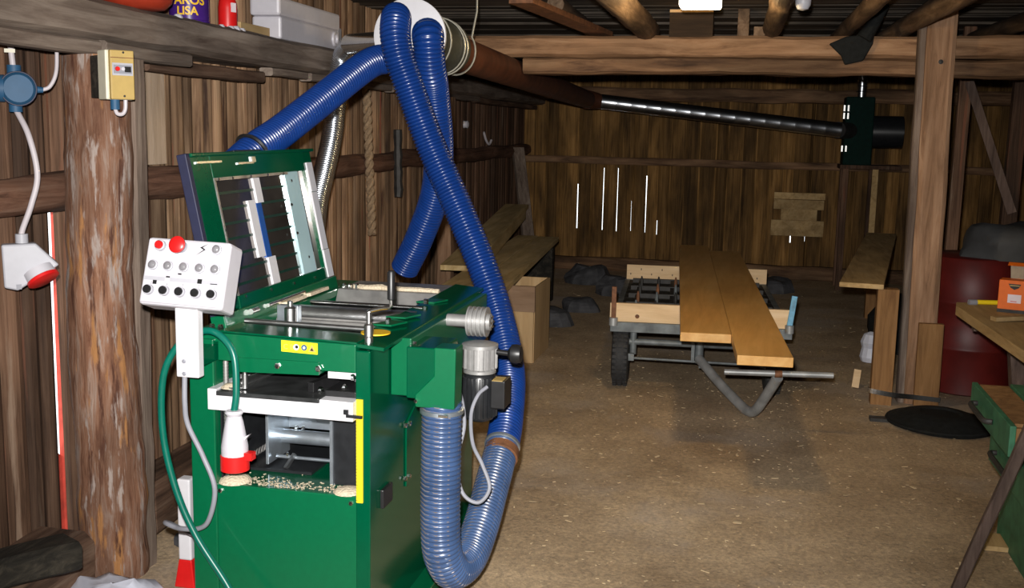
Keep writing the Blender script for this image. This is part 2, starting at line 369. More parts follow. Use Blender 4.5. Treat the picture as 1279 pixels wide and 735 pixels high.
# ------------------------------------------------------------------ left wall
E_ = V((-.03, 1, 0)).normalized(); NR = V((E_.y, -E_.x, 0)); P0 = V((-2.35, 3.5, 0))
def WL(u, n, z): return P0+E_*u+NR*n+V((0, 0, z))
def wall_plank(name, mt, parent, u0, u1, n, z0, z1, bulge, pos, tdir, ndir, t=.024):
    """one vertical board with a slightly rounded face; pos(u,n,z) gives world points"""
    mb = MB(); uc = (u0+u1)/2; hw = (u1-u0)/2
    sec = [(-1, -t), (-1, 0), (-.55, bulge*.75), (0, bulge), (.55, bulge*.75), (1, 0), (1, -t)]
    lev = [z0, z0+(z1-z0)*.5+U(-.1, .1), z1]
    ws = [U(-.004, .004) for _ in lev]
    for k, z in enumerate(lev):
        for (a, b) in sec: mb.v.append(pos(uc+a*hw+ws[k], n+b, z))
    m = len(sec)
    for k in range(2):
        for i in range(m):
            a = k*m+i; b = k*m+(i+1) % m; mb.addf((a, b, b+m, a+m))
    mb.addf(range(m)[::-1]); mb.addf(range(2*m, 3*m))
    return mb.build(name, mt, parent)
wl = thing('wall_left', 'rough vertical plank wall with a horizontal log rail', 'wall', WL(4, -.1, 0), kind='structure')
u = -3.4
gap_a, gap_b = -.105, -.035
while u < 9.55:
    wd = U(.075, .15) if u < 6 else U(.12, .19)
    if u < gap_a <= u+wd+.05: wd = gap_a-u
    u1 = u+wd
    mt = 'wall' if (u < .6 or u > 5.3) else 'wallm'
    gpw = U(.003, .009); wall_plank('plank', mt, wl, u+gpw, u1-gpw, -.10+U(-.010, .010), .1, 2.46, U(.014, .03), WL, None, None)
    if abs(u1-gap_a) < .001:
        wall_plank('plank', 'wall', wl, gap_a-.01, gap_b+.02, -.128, 1.36, 2.46, .0, WL, None, None)   # upper board behind the gap
        u1 = gap_b
    u = u1
# sheathing that closes the wall outside, open at the gap
for a, b in ((-3.4, gap_a-.04), (gap_b+.10, 9.6)):
    mb = MB(); mb.prism([WL(a, -.165, .02), WL(b, -.165, .02), WL(b, -.165, 2.5), WL(a, -.165, 2.5)], -NR*.02); mb.build('added_outer_boarding', 'redpaint', wl)
mb = MB(); mb.prism([WL(.078, -.20, .05), WL(.17, -.20, .05), WL(.17, -.20, 1.5), WL(.092, -.20, 1.5)], -NR*.02); mb.build('cover_strip', 'redpaint', wl)
mb = MB(); mb.prism([WL(-.02, -.21, .05), WL(.16, -.21, .05), WL(.16, -.21, .30), WL(.02, -.21, .40)], -NR*.02); mb.build('cover_strip', 'redpaint', wl)
# mid rail and sill (logs on the room side of the planks)
mb = MB(); n = 70
mb.tube([WL(-3.3+12.7*i/n, -.055+.01*noise.noise(V((i*.4, 0, 0))), 1.395+.02*noise.noise(V((i*.23, 5, 0)))) for i in range(n+1)], .066, 12, jit=.2)
mb.build('rail', 'logr', wl)
mb = MB(); mb.rough_beam(WL(-3.3, .03, .10), WL(-.30, .03, .10), .24, .24, 20, .012); mb.build('sill', 'logy', wl)
mb = MB(); mb.rough_beam(WL(.22, 0, .10), WL(9.4, 0, .10), .20, .22, 50, .012); mb.build('sill', 'logy', wl)
# pale new board next to the log post
wall_plank('new_board', 'pale', wl, .45, .68, -.06, 1.47, 1.90, .004, WL, None, None)
wall_plank('new_board', 'greyz', wl, .37, .445, -.055, 1.6, 1.92, .004, WL, None, None)

# ------------------------------------------------------------------ back wall
YB = 12.8
def WB(u, n, z): return V((u, YB-n, z))
wb = thing('wall_back', 'brown vertical plank wall with daylight showing through narrow gaps', 'wall', (0.4, YB, 0), kind='structure')
gaps = [(-2.05, .020, .47, 1.0), (-1.74, .018, .46, 1.20), (-1.57, .020, .45, 1.20), (-1.40, .006, .46, .82), (-1.23, .013, .45, 1.12), (-1.09, .014, .43, .60), (.64, .014, .67, .80), (.44, .014, .40, .5), (.60, .012, .42, .49)]
gx = sorted(gaps)
edges = []; x = -2.75; gi = 0
while x < 3.95:
    nxt = x+U(.13, .19)
    if gi < len(gx) and nxt > gx[gi][0]-.07:
        nxt = gx[gi][0]; gi += 1; edges.append((x, nxt, gx[gi-1])); x = nxt; continue
    edges.append((x, nxt, None)); x = nxt
for i, (a, b, g) in enumerate(edges):
    lg = edges[i-1][2][1]*.3 if i and edges[i-1][2] else U(.004, .010)
    rg = g[1]*.3 if g else U(.004, .010)
    if b-a-lg-rg < .02: continue
    wall_plank('plank', 'wallb', wb, a+lg, b-rg, U(-.016, .010), .0, 2.46, U(.010, .022), WB, None, None)
    if g:
        for z0, z1 in ((0, g[2]), (g[3], 2.46)):
            wall_plank('backing_strip', 'wallb', wb, b-.035, b+.035, -.03, z0, z1, 0, WB, None, None, .015)
gp = [-2.85]+[g[0] for g in gx]+[3.98]
for a, b in zip(gp, gp[1:]):
    mb = MB(); mb.box(a+.025, b-.025, YB+.05, YB+.07, -.02, 2.5); mb.build('added_outer_boarding', 'wallb', wb)  # unseen boarding added behind the planks to stop daylight between them
mb = MB(); mb.rough_beam((-2.72, YB-.05, 1.29), (3.9, YB-.05, 1.275), .07, .085, 30, .01); mb.build('rail', 'beamd', wb)
mb = MB(); mb.rough_beam((-2.72, YB-.06, .06), (3.9, YB-.06, .06), .14, .16, 30, .015); mb.build('sill', 'beamd', wb)
mb = MB(); mb.rough_beam((-2.72, YB-.08, 2.06), (3.9, YB-.08, 2.06), .16, .15, 30, .02); mb.build('top_plate', 'beamd', wb)
# right and front walls (outside the photograph's frame; they close the barn)
wr = thing('wall_right', 'dark vertical plank wall of the side bay', 'wall', (3.9, 5, 0), kind='structure')
y = -3.4
while y < 12.8:
    b = y+U(.2, .28); wall_plank('plank', 'wall', wr, y+.002, b-.002, 0, 0, 2.46, .01, lambda u_, n_, z_: V((3.9-n_, u_, z_)), None, None); y = b
wf = thing('wall_front', 'closed plank wall behind the photographer', 'wall', (0.5, -3.4, 0), kind='structure')
x = -2.75
while x < 3.9:
    b = x+U(.2, .28)
    z0 = 0
    wall_plank('plank', 'wall', wf, x+.002, b-.002, 0, z0, 2.46, .01, lambda u_, n_, z_: V((u_, -3.4+n_, z_)), None, None); x = b

# ------------------------------------------------------------------ ceiling boards
ce = thing('ceiling', 'dark ceiling boards laid across the roof logs', 'ceiling', (0.4, 5, 2.42), kind='structure')
y = -3.4
while y < 12.85:
    b = y+(U(.11, .16) if y > 4 else .3); mb = MB(); dz = U(-.006, .006); tl = U(-.01, .01)
    mb.prism([(-2.8, y+.004, 2.42+dz), (-2.8, b-.004, 2.42+dz+tl), (3.95, b-.004, 2.42+dz+tl), (3.95, y+.004, 2.42+dz)], (0, 0, .022)); mb.build('board', 'ceil', ce); y = b
mb = MB(); mb.box(-2.85, 4.0, -3.45, 12.9, 2.455, 2.48); mb.build('roof_deck', 'ceil', ce)

# ------------------------------------------------------------------ posts, plate, beams
lp = thing('log_post', 'thick peeled log post with reddish bark patches by the plank wall', 'post', (-2.247, 3.405, 0))
mb = MB(); n = 44
mb.tube([(-2.247+.010*math.sin(i*.21), 3.405, -.02+1.885*i/n) for i in range(n+1)], [.123-.012*i/n+.012*noise.noise(V((i*.35, 1, 0))) for i in range(n+1)], 26, jit=.06)
mb.build('trunk', 'log', lp)
mb = MB(); mb.rough_beam((-2.168, 3.49, -.02), (-2.158, 3.49, 1.86), .06, .09, 24, .01, up=(0, 1, 0)); mb.build('hewn_slab', 'greyz', lp)
wp = thing('wall_plate_shelf', 'long grey hewn wall plate used as a shelf', 'beam', WL(3, 0, 1.9))
mb = MB(); mb.rough_beam(WL(-3.3, .03, 1.985), WL(9.4, .03, 1.985), .26, .14, 60, .012); mb.build('timber', 'greyy', wp)
for (a, b, z, h, nn, m_) in ((-3.2, -.12, 1.895, .05, .105, 'greyy'), (-.12, .50, 1.892, .05, .125, 'greyy'), (.35, 1.45, 1.865, .055, .02, 'logy'), (1.45, 1.95, 1.895, .04, .05, 'greyy'), (1.95, 3.4, 1.895, .045, .06, 'greyy'), (3.4, 6.0, 1.89, .05, .07, 'greyy'), (6.0, 9.2, 1.89, .05, .05, 'logy')):
    mb = MB(); mb.rough_beam(WL(a+.01, nn, z), WL(b-.01, nn+U(-.01, .01), z+U(-.006, .006)), .07, h, max(4, int((b-a)/.2)), .006, seed=a); mb.build('batten', m_, wp)

tb = thing('tie_beam', 'heavy cracked tie beam crossing the barn above the trailer', 'beam', (0.4, 7.1, 2.0))
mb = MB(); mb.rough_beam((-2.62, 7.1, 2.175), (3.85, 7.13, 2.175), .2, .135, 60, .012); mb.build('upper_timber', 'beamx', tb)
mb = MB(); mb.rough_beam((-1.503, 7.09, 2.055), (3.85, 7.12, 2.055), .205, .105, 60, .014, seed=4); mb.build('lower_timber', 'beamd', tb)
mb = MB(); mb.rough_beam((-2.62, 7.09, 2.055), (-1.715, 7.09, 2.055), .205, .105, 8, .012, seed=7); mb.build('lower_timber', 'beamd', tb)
# joists along the barn
for (xa, ya, za, xb, yb, zb, r, lab) in (
        (-.70, 2.0, 2.31, -.72, 7.2, 2.29, .075, 'roof log beside the lit lamp with a yellow glow on its flank'),
        (.16, 2.0, 2.31, .06, 7.15, 2.29, .06, 'roof log carrying the small round lamp'),
        (.62, 2.0, 2.33, .50, 9.5, 2.32, .05, 'thin dark roof pole between the round lamp and the sawn post'),
        (1.05, 2.0, 2.33, .80, 9.5, 2.32, .06, 'thick dark roof pole just above the sawn post'),
        (1.7, 2.0, 2.33, 1.35, 10.5, 2.32, .055, 'dark roof pole over the workbench bay'),
        (-1.15, 6.2, 2.35, -1.3, 11.5, 2.34, .05, 'dark roof pole above the rusty duct')):
    mb = MB(); n = 24; mb.tube([V((xa, ya, za)).lerp(V((xb, yb, zb)), i/n) for i in range(n+1)], r, 12, jit=.12)
    o = mb.build('roof_log', 'joist'); tag(o, lab, 'log')
mb = MB(); mb.bar((-1.22, 5.6, 2.30), (-1.02, 7.25, 2.27), .13, .03); o = mb.build('roof_board', 'ironr'); tag(o, 'red-brown board lying slantwise up on the tie beam', 'board')
mb = MB(); mb.box(-.57, -.30, 7.02, 7.05, 2.235, 2.40); o = mb.build('panel_box', 'plyd'); M['dbrown'] = wood('dark_brown_panel', (.03, .016, .008), (.06, .034, .016), (.09, .05, .025), 'X', rv=0); o.data.materials[0] = M['dbrown']; tag(o, 'dark brown panel standing on the tie beam with its lit top edge coloured bright', 'panel')
mb = MB(); mb.box(-.57, -.30, 7.015, 7.055, 2.385, 2.402); k = mb.build('lit_edge_strip', 'fresh', o)  # the panel's lit top edge, put in as a bright strip
mb = MB(); mb.box(-.15, -.08, 7.04, 7.07, 2.235, 2.41); tag(mb.build('wood_offcut', 'joist', bevel=.003), 'tall narrow wood offcut standing on the tie beam under the lamp', 'wood')
mb = MB(); mb.box(-.05, .02, 7.04, 7.08, 2.235, 2.30); tag(mb.build('wood_offcut', 'joist', bevel=.003), 'short wood block on the tie beam beside the tall narrow offcut', 'wood')

# sawn post on the right
rp_ = thing('sawn_post', 'tall square sawn post beside the red drums', 'post', (1.07, 7.02, 0))
mb = MB(); mb.rough_beam((1.065, 6.98, 0), (1.025, 6.9, 2.40), .165, .10, 26, .006, up=(0, 1, 0)); mb.build('shaft', 'postz', rp_)
mb = MB(); mb.rough_beam((.965, 6.99, 0), (.925, 6.925, 2.34), .045, .09, 26, .005, up=(0, 1, 0)); mb.build('side_lath', 'greyz', rp_)
mb = MB(); mb.lathe([(.012, -.004), (.014, 0), (.001, .003)], (1.03, 6.845, 2.08), (0, -1, 0), 10); mb.build('knot', 'ironk', rp_)
mb = MB(); mb.bar((1.105, 6.905, 0), (1.10, 6.888, .52), .145, .04, up=(0, 1, 0)); o = mb.build('board', 'brownz', bevel=.004); tag(o, 'short orange-brown board standing against the foot of the sawn post', 'board')

# ================================================================== THE PLANER
pl = thing('thickness_planer', 'green four-sided thickness planer with its hood open', 'machine', (-1.4, 3.7, 0))
def P(name, mt, fn, parent=pl, bevel=0.0):
    m_ = MB(); fn(m_); return m_.build(name, mt, parent, bevel)
def bolt(parent, p, ax, r=.009, h=.008, mt='chrome'):
    m_ = MB(); m_.lathe([(r, 0), (r, h*.7), (r*.7, h)], p, ax, 6, sm=False); return m_.build('bolt', mt, parent)
side = P('side_panel', 'green_d', lambda m: m.box(-1.147, -1.10, 3.02, 4.27, 0.03, .975), bevel=.004)
tag(side, 'glossy green side panel')
P('side_panel', 'green', lambda m: m.box(-1.70, -1.615, 3.02, 4.27, 0.03, .98), bevel=.004)
lowf = P('front_panel', 'green', lambda m: m.box(-1.618, -1.146, 3.028, 3.045, 0.03, .512), bevel=.003)
for p in ((-1.605, 3.028, .49), (-1.165, 3.028, .49)): bolt(lowf, p, (0, -1, 0), .008)
P('back_panel', 'green', lambda m: m.box(-1.62, -1.14, 4.24, 4.265, .03, .95))
P('base_frame', 'green', lambda m: (m.box(-1.74, -1.66, 3.04, 4.33, -.01, .05), m.box(-1.12, -1.03, 3.04, 4.33, -.01, .05), m.box(-1.7, -1.1, 3.05, 3.12, -.01, .04)), bevel=.004)
P('inner_floor', 'green_d', lambda m: m.box(-1.616, -1.146, 3.044, 4.25, .498, .512))
P('inner_back', 'green', lambda m: m.prism([(-1.62, 3.80, .515), (-1.14, 3.80, .515), (-1.14, 3.80, .9), (-1.62, 3.80, .9)], (0, .01, 0)))
P('inner_wall', 'blackm', lambda m: m.prism([(-1.612, 3.05, .513), (-1.612, 3.78, .513), (-1.612, 3.62, .80), (-1.612, 3.05, .80)], (.006, 0, 0)))
P('inner_tray', 'blackm', lambda m: m.box(-1.60, -1.36, 3.18, 3.78, .513, .522))
P('chain', 'steeld', lambda m: [m.ring((-1.595, 3.14+.022*k, .545), (1, 0, 0), .010, .003, 8, 4) for k in range(28)])
br = P('lift_bracket', 'galv', lambda m: (m.box(-1.52, -1.27, 3.36, 3.37, .615, .68), m.box(-1.53, -1.52, 3.2, 3.37, .53, .70), m.box(-1.278, -1.268, 3.2, 3.37, .53, .70)), bevel=.001)
P('roller', 'galv', lambda m: m.cyl((-1.52, 3.32, .595), (-1.27, 3.32, .595), .024, 18), br)
P('rod', 'galv', lambda m: m.cyl((-1.51, 3.24, .548), (-1.25, 3.24, .548), .006, 10), br)
P('lever', 'steel', lambda m: m.bar((-1.46, 3.2, .522), (-1.445, 3.24, .56), .012, .012), br)
for x in (-1.48, -1.455, -1.31): bolt(br, (x, 3.335, .62), (0, 0, 1), .007, .01)
for x in (-1.47, -1.31): bolt(br, (x, 3.24, .552), (0, 0, 1), .006, .012)
P('guide_column', 'blackm', lambda m: m.box(-1.262, -1.18, 3.12, 3.26, .512, .80))
P('guide_edge', 'galv', lambda m: m.box(-1.268, -1.258, 3.11, 3.13, .512, .80))
# table
tbl = P('table', 'white', lambda m: m.prism([(-1.620, 2.985, .765), (-1.142, 2.985, .762), (-1.142, 2.985, .822), (-1.25, 2.985, .824), (-1.25, 2.985, .812), (-1.59, 2.985, .814), (-1.59, 2.985, .832), (-1.620, 2.985, .832)], (0, .75, 0)), bevel=.002)
P('bed_plate', 'bedplate', lambda m: m.box(-1.59, -1.252, 2.983, 3.72, .812, .826), tbl, .0015)
P('fence_bar', 'black', lambda m: m.bar((-1.305, 3.05, .842), (-1.19, 3.62, .842), .022, .032), tbl, .002)
P('stop_block', 'black', lambda m: m.box(-1.25, -1.15, 3.03, 3.22, .824, .842), tbl, .002)
P('side_roller', 'steel', lambda m: (m.cyl((-1.535, 3.02, .845), (-1.50, 3.30, .845), .012, 12), m.box(-1.555, -1.52, 3.0, 3.34, .826, .836)), tbl)
P('side_post', 'steel', lambda m: (m.cyl((-1.515, 3.03, .83), (-1.515, 3.03, .875), .010, 12), m.cyl((-1.515, 3.03, .875), (-1.515, 3.03, .90), .006, 10)), tbl)
P('clamp_plate', 'white', lambda m: m.box(-1.25, -1.15, 3.055, 3.075, .875, .898), tbl, .001)
for p in ((-1.165, 3.10, .845), (-1.185, 3.14, .846), (-1.275, 3.06, .83), (-1.20, 3.07, .842), (-1.165, 3.05, .88), (-1.175, 3.2, .85)): bolt(tbl, p, (0, -.5, 1), .010, .014)
P('pointer', 'blackm', lambda m: (m.box(-1.162, -1.112, 2.978, 2.986, .776, .785), m.box(-1.17, -1.155, 2.978, 2.986, .785, .80)), tbl)
# upper front cross beam
ub = P('cross_beam', 'green', lambda m: m.prism([(-1.60, 3.02, .915), (-1.53, 3.02, .915), (-1.53, 3.02, .884), (-1.262, 3.02, .892), (-1.262, 3.02, .905), (-1.146, 3.02, .905), (-1.146, 3.02, .992), (-1.60, 3.02, 1.002)], (0, .16, 0)), bevel=.003)
P('lip_strip', 'green', lambda m: m.prism([(-1.53, 3.013, .884), (-1.262, 3.013, .892), (-1.262, 3.013, .932), (-1.53, 3.013, .930)], (0, .008, 0)), ub, .001)
for x in (-1.395, -1.262): bolt(ub, (x-.002, 3.013, .913), (0, -1, 0), .010)
lab = P('warning_label', 'yellow', lambda m: m.prism([(-1.386, 3.0175, .958), (-1.268, 3.0175, .955), (-1.268, 3.0175, .990), (-1.386, 3.0175, .993)], (0, .003, 0)), ub)
text_mesh('lettering', 'C E', .022, 'ochre', lab, (-1.379, 3.0168, .967), (1, 0, -.03), (0, 0, 1))
for x, mt_ in ((-1.337, 'white'), (-1.311, 'jblue')):
    P('pictogram', mt_, lambda m: m.lathe([(.0095, 0), (.0095, .0012)], (x, 3.0175, .974), (0, -1, 0), 16), lab)
P('pictogram', 'black', lambda m: m.lathe([(.005, 0), (.005, .0018)], (-1.335, 3.0172, .975), (0, -1, 0), 10), lab)
P('pictogram', 'white', lambda m: m.lathe([(.0045, 0), (.0045, .0018)], (-1.311, 3.0172, .974), (0, -1, 0), 10), lab)
P('pictogram', 'ochre', lambda m: m.prism([(-1.297, 3.0172, .963), (-1.274, 3.0172, .963), (-1.2855, 3.0172, .984)], (0, -.001, 0)), lab)
P('pictogram', 'black', lambda m: m.prism([(-1.291, 3.0162, .966), (-1.280, 3.0162, .966), (-1.2855, 3.0162, .975)], (0, -.001, 0)), lab)
# ruler
ru = P('scale_ruler', 'yellow', lambda m: m.box(-1.143, -1.122, 3.014, 3.021, .498, .825), bevel=.001)
P('scale_marks', 'black', lambda m: [m.box(-1.143, -1.1385 if k % 5 else -1.136, 3.0132, 3.0142, .505+.01*k, .5062+.01*k) for k in range(32)], ru)
# threaded rod
P('threaded_rod', 'steeld', lambda m: m.tube([(-1.595, 3.06, .515+.005*k) for k in range(84)], [.0095 if k % 2 else .0075 for k in range(84)], 10))
# top frame
P('top_rail', 'green', lambda m: m.box(-1.70, -1.60, 3.03, 4.26, .97, 1.0), bevel=.004)
gd = P('side_guard', 'green', lambda m: m.box(-1.098, -1.03, 3.205, 4.20, .797, .985), bevel=.004)
for z in (.965, .82): bolt(gd, (-1.03, 3.225, z), (1, 0, -.2), .009, .010)
P('top_rail', 'green_d', lambda m: m.prism([(-1.18, 3.03, .985), (-1.06, 3.03, .975), (-1.06, 4.26, .985), (-1.18, 4.26, .995)], (0, 0, .012)), bevel=.002)
for y in (3.33, 3.48, 3.82): P('rail_tab', 'green', lambda m: m.prism([(-1.20, y-.03, 1.0), (-1.13, y-.03, 1.0), (-1.10, y+.05, 1.0), (-1.16, y+.05, 1.0)], (0, 0, .006)))
P('front_ledge', 'green_d', lambda m: m.prism([(-1.60, 3.03, 1.003), (-1.146, 3.03, .993), (-1.146, 3.17, .993), (-1.60, 3.17, 1.003)], (0, 0, .005)))
P('feed_shaft', 'steel', lambda m: m.cyl((-1.60, 3.21, 1.008), (-1.16, 3.21, 1.004), .009, 12))
P('cross_plate', 'steeld', lambda m: m.prism([(-1.58, 3.40, .93), (-1.15, 3.40, .93), (-1.15, 3.40, .985), (-1.58, 3.40, .985)], (0, .02, .0)), bevel=.002)
P('chip_breaker', 'steeld', lambda m: m.prism([(-1.58, 3.42, .985), (-1.15, 3.42, .985), (-1.15, 3.52, .955), (-1.58, 3.52, .955)], (0, 0, .006)))
P('cutter_roller', 'steel', lambda m: m.cyl((-1.58, 3.60, .97), (-1.14, 3.60, .97), .032, 22))
P('outfeed_roller', 'blackm', lambda m: m.cyl((-1.58, 3.76, .96), (-1.14, 3.76, .96), .034, 22))
P('tie_rod', 'chrome', lambda m: m.cyl((-1.57, 3.68, 1.0), (-1.14, 3.68, 1.0), .008, 12))
P('rear_plate', 'steeld', lambda m: m.prism([(-1.60, 3.98, .93), (-1.14, 3.98, .93), (-1.14, 4.02, 1.0), (-1.60, 4.02, 1.0)], (0, .012, .0)), bevel=.002)
P('rear_deck', 'steeld', lambda m: m.box(-1.60, -1.14, 4.03, 4.265, .985, 1.0), bevel=.002)
P('inner_shroud', 'blackm', lambda m: m.box(-1.60, -1.15, 3.20, 4.0, .89, .90))
P('rear_dust', 'dust', lambda m: m.tube([(-1.55+.02*k, 4.06+.02*noise.noise(V((k*.6, 0, 0))), 1.0) for k in range(19)], [.012+.008*abs(noise.noise(V((k*.9, 3, 0)))) for k in range(19)], 8, jit=.3))
blk = P('bearing_block', 'galv', lambda m: m.box(-1.53, -1.455, 3.30, 3.33, .985, 1.05), bevel=.002)
P('spring_cap', 'steel', lambda m: m.lathe([(.020, 0), (.020, .045), (.014, .05), (.009, .052), (.009, .068), (.002, .07)], (-1.475, 3.285, 1.0), (0, 0, 1), 16), blk)
for p in ((-1.585, 4.05, 1.0), (-1.56, 4.05, 1.0), (-1.535, 4.06, 1.0), (-1.15, 3.75, 1.005), (-1.16, 3.36, 1.0), (-1.65, 3.08, 1.0), (-1.62, 3.08, 1.0), (-1.635, 3.05, 1.0)): bolt(pl, p, (0, 0, 1), .010, .018)
# crank
ck = P('crank_stem', 'steel', lambda m: m.lathe([(.009, 0), (.009, .012), (.013, .013), (.013, .03), (.010, .034), (.015, .035), (.015, .07), (.008, .075), (.008, .11)], (-1.122, 3.07, .977), (0, 0, 1), 14))
P('scale_disc', 'brass', lambda m: m.lathe([(.046, 0), (.046, .004)], (-1.118, 3.12, 1.012), (0, 0, 1), 28), ck)
P('crank_arm', 'chrome', lambda m: m.tube(spline([(-1.122, 3.07, 1.07), (-1.122, 3.07, 1.088), (-1.09, 3.08, 1.098), (-1.058, 3.085, 1.105), (-1.056, 3.085, 1.13)], 6), .006, 8), ck)
P('crank_grip', 'black', lambda m: m.lathe([(.009, 0), (.012, .003), (.012, .085), (.009, .09)], (-1.056, 3.085, 1.125), (0, 0, 1), 14), ck)
# dust outlet
ch = P('dust_chute', 'green', lambda m: m.prism([(-.924, 3.10, .982), (-.855, 3.10, .982), (-.858, 3.10, .792), (-.983, 3.10, .792), (-.985, 3.10, .83), (-.924, 3.10, .894)], (0, .085, 0)), bevel=.004)
P('chute_neck', 'green_d', lambda m: m.box(-1.035, -.92, 3.17, 3.36, .80, .965), ch, .004)
for p in ((-.978, 3.10, .812),): bolt(ch, p, (-.3, -1, 0), .007, .010)
# gear motor
gm = P('gearbox', 'alu', lambda m: (m.cyl((-.955, 3.62, .975), (-.885, 3.62, .975), .044, 24), m.cyl((-1.03, 3.62, .975), (-.955, 3.62, .975), .022, 14), m.cyl((-.885, 3.62, .975), (-.872, 3.62, .975), .030, 20)))
P('cooling_fin', 'alu', lambda m: [m.cyl((-.952+.0155*k, 3.62, .975), (-.946+.0155*k, 3.62, .975), .053, 24) for k in range(5)], gm)
for a in range(6): bolt(gm, (-.872, 3.62+.02*math.cos(a*1.047), .975+.02*math.sin(a*1.047)), (1, 0, 0), .005, .006)
fl_ = P('flange_housing', 'alu', lambda m: m.lathe([(.058, 0), (.058, .010), (.05, .014), (.052, .085), (.064, .088), (.064, .100), (.05, .104), (.03, .108)], (-.905, 3.60, .80), (0, 0, 1), 26), gm)
P('flange_rib', 'alu', lambda m: [m.obox(V((-.905, 3.60, .852))+V((math.cos(a), math.sin(a), 0))*.056, V((math.cos(a), math.sin(a), 0))*.006, V((-math.sin(a), math.cos(a), 0))*.003, V((0, 0, .036))) for a in [k*math.pi/9 for k in range(18)]], gm)
mo = P('motor', 'blackm', lambda m: m.lathe([(.03, 0), (.05, .008), (.056, .02), (.056, .16), (.05, .172), (.04, .178)], (-.905, 3.60, .625), (0, 0, 1), 24))
P('motor_fin', 'blackm', lambda m: [m.obox(V((-.905, 3.60, .715))+V((math.cos(a), math.sin(a), 0))*.058, V((math.cos(a), math.sin(a), 0))*.006, V((-math.sin(a), math.cos(a), 0))*.002, V((0, 0, .07))) for a in [k*math.pi/12 for k in range(24)]], mo)
tbx = P('terminal_box', 'black', lambda m: m.box(-.852, -.800, 3.54, 3.64, .685, .785), mo, .005)
P('rating_plate', 'ochre', lambda m: m.box(-.845, -.808, 3.536, 3.60, .785, .787), tbx)
P('motor_cable', 'cableg', lambda m: m.tube(spline([(-.86, 3.53, .765), (-.885, 3.50, .74), (-.90, 3.47, .68), (-.875, 3.40, .60), (-.83, 3.36, .54), (-.80, 3.34, .47), (-.835, 3.33, .42), (-.89, 3.33, .45), (-.915, 3.35, .55), (-.905, 3.40, .66), (-.935, 3.46, .745), (-.97, 3.5, .76)], 8), .0065, 8), mo)
kn = P('hand_knob', 'black', lambda m: (m.cyl((-.845, 3.60, .875), (-.80, 3.60, .872), .010, 12), m.lathe([(.014, 0), (.032, .012), (.034, .03), (.030, .045), (.015, .05)], (-.803, 3.60, .872), (1, 0, 0), 18)), gm)
# access plate on the side
ap = P('access_plate', 'green_d', lambda m: m.prism([(-1.10, 3.36, .66), (-1.10, 3.60, .76), (-1.10, 4.2, .76), (-1.10, 4.2, .44), (-1.10, 3.36, .44)], (.006, 0, 0)), bevel=.002)
for y, z in ((3.34, .66), (3.385, .655), (3.34, .475), (3.385, .47)): bolt(ap, (-1.096, y, z), (1, 0, 0), .009, .010)
P('switch_plate', 'black', lambda m: m.box(-1.10, -1.088, 3.11, 3.20, .45, .51), bevel=.002)
# sawdust heaps inside
P('dust_heap', 'dust', lambda m: m.lathe([(.055, 0), (.045, .012), (.025, .02), (.004, .024)], (-1.575, 3.07, .511), (0, 0, 1), 14))
P('dust_heap', 'dust', lambda m: m.lathe([(.05, 0), (.038, .009), (.02, .013), (.004, .015)], (-1.19, 3.07, .511), (0, 0, 1), 14))
P('dust_heap', 'dust', lambda m: m.lathe([(.035, 0), (.022, .010), (.004, .013)], (-1.56, 3.03, .830), (0, 0, 1), 12))
def chipfn(m):
    r2 = random.Random(3)
    for k in range(260):
        x = r2.uniform(-1.60, -1.16); y = 3.045+abs(r2.gauss(0, .04)); a = r2.uniform(0, 3); s = r2.uniform(.002, .005)
        m.obox((x, y, .5135), V((math.cos(a), math.sin(a), 0))*s, V((-math.sin(a), math.cos(a), 0))*s*.5, (0, 0, .0008))
cf = P('dust_specks', 'dust', chipfn); cf['kind'] = 'stuff'

# hood (open lid)
LO = V((-1.64, 3.12, 1.02)); LU = V((-.012, 1, 0)).normalized(); LV = V((-.201, 0, .98)).normalized(); LN = LU.cross(LV)
def LD(u, v, w_): return LO+LU*u+LV*v+LN*w_
def lbox(m, u0, u1, v0, v1, w0, w1): m.obox(LD((u0+u1)/2, (v0+v1)/2, (w0+w1)/2), LU*((u1-u0)/2), LV*((v1-v0)/2), LN*((w1-w0)/2))
def lidframe(m):
    lbox(m, .02, .15, .02, .535, -.028, 0); lbox(m, .15, .94, .455, .535, -.028, 0); lbox(m, .15, .94, .015, .06, -.028, 0); lbox(m, .93, 1.0, .02, .53, -.028, 0)
hd = P('hood', 'green_d', lidframe, bevel=.004); tag(hd, 'open green hood with a window')
P('hood_skin', 'blackm', lambda m: lbox(m, .02, 1.0, .02, .535, -.034, -.027), hd)
P('hood_edge', 'navy', lambda m: lbox(m, -.005, .02, .0, .54, -.032, .002), hd, .003)
P('hood_top_flange', 'green_d', lambda m: lbox(m, .02, 1.02, .528, .54, -.034, .010), hd, .003)
M['reflection_d'] = mat('dark_green_reflection', (.004, .03, .02), .3)
M['mirror'] = mat('smoked_window', (.11, .095, .085), .08, .7, var=.35, scale=6)
P('window_pane', 'mirror', lambda m: lbox(m, .15, .94, .06, .455, -.026, -.020), hd)
for k in range(7): P('reflection_band', 'reflection_d', lambda m: lbox(m, .15, .73, .088+.052*k, .097+.052*k, -.021, -.017), hd)  # planer's reflection in the pane, put in as dark bands
P('window_frame', 'steeld', lambda m: (lbox(m, .148, .158, .06, .455, -.005, .002), lbox(m, .15, .74, .446, .456, -.005, .002)), hd)
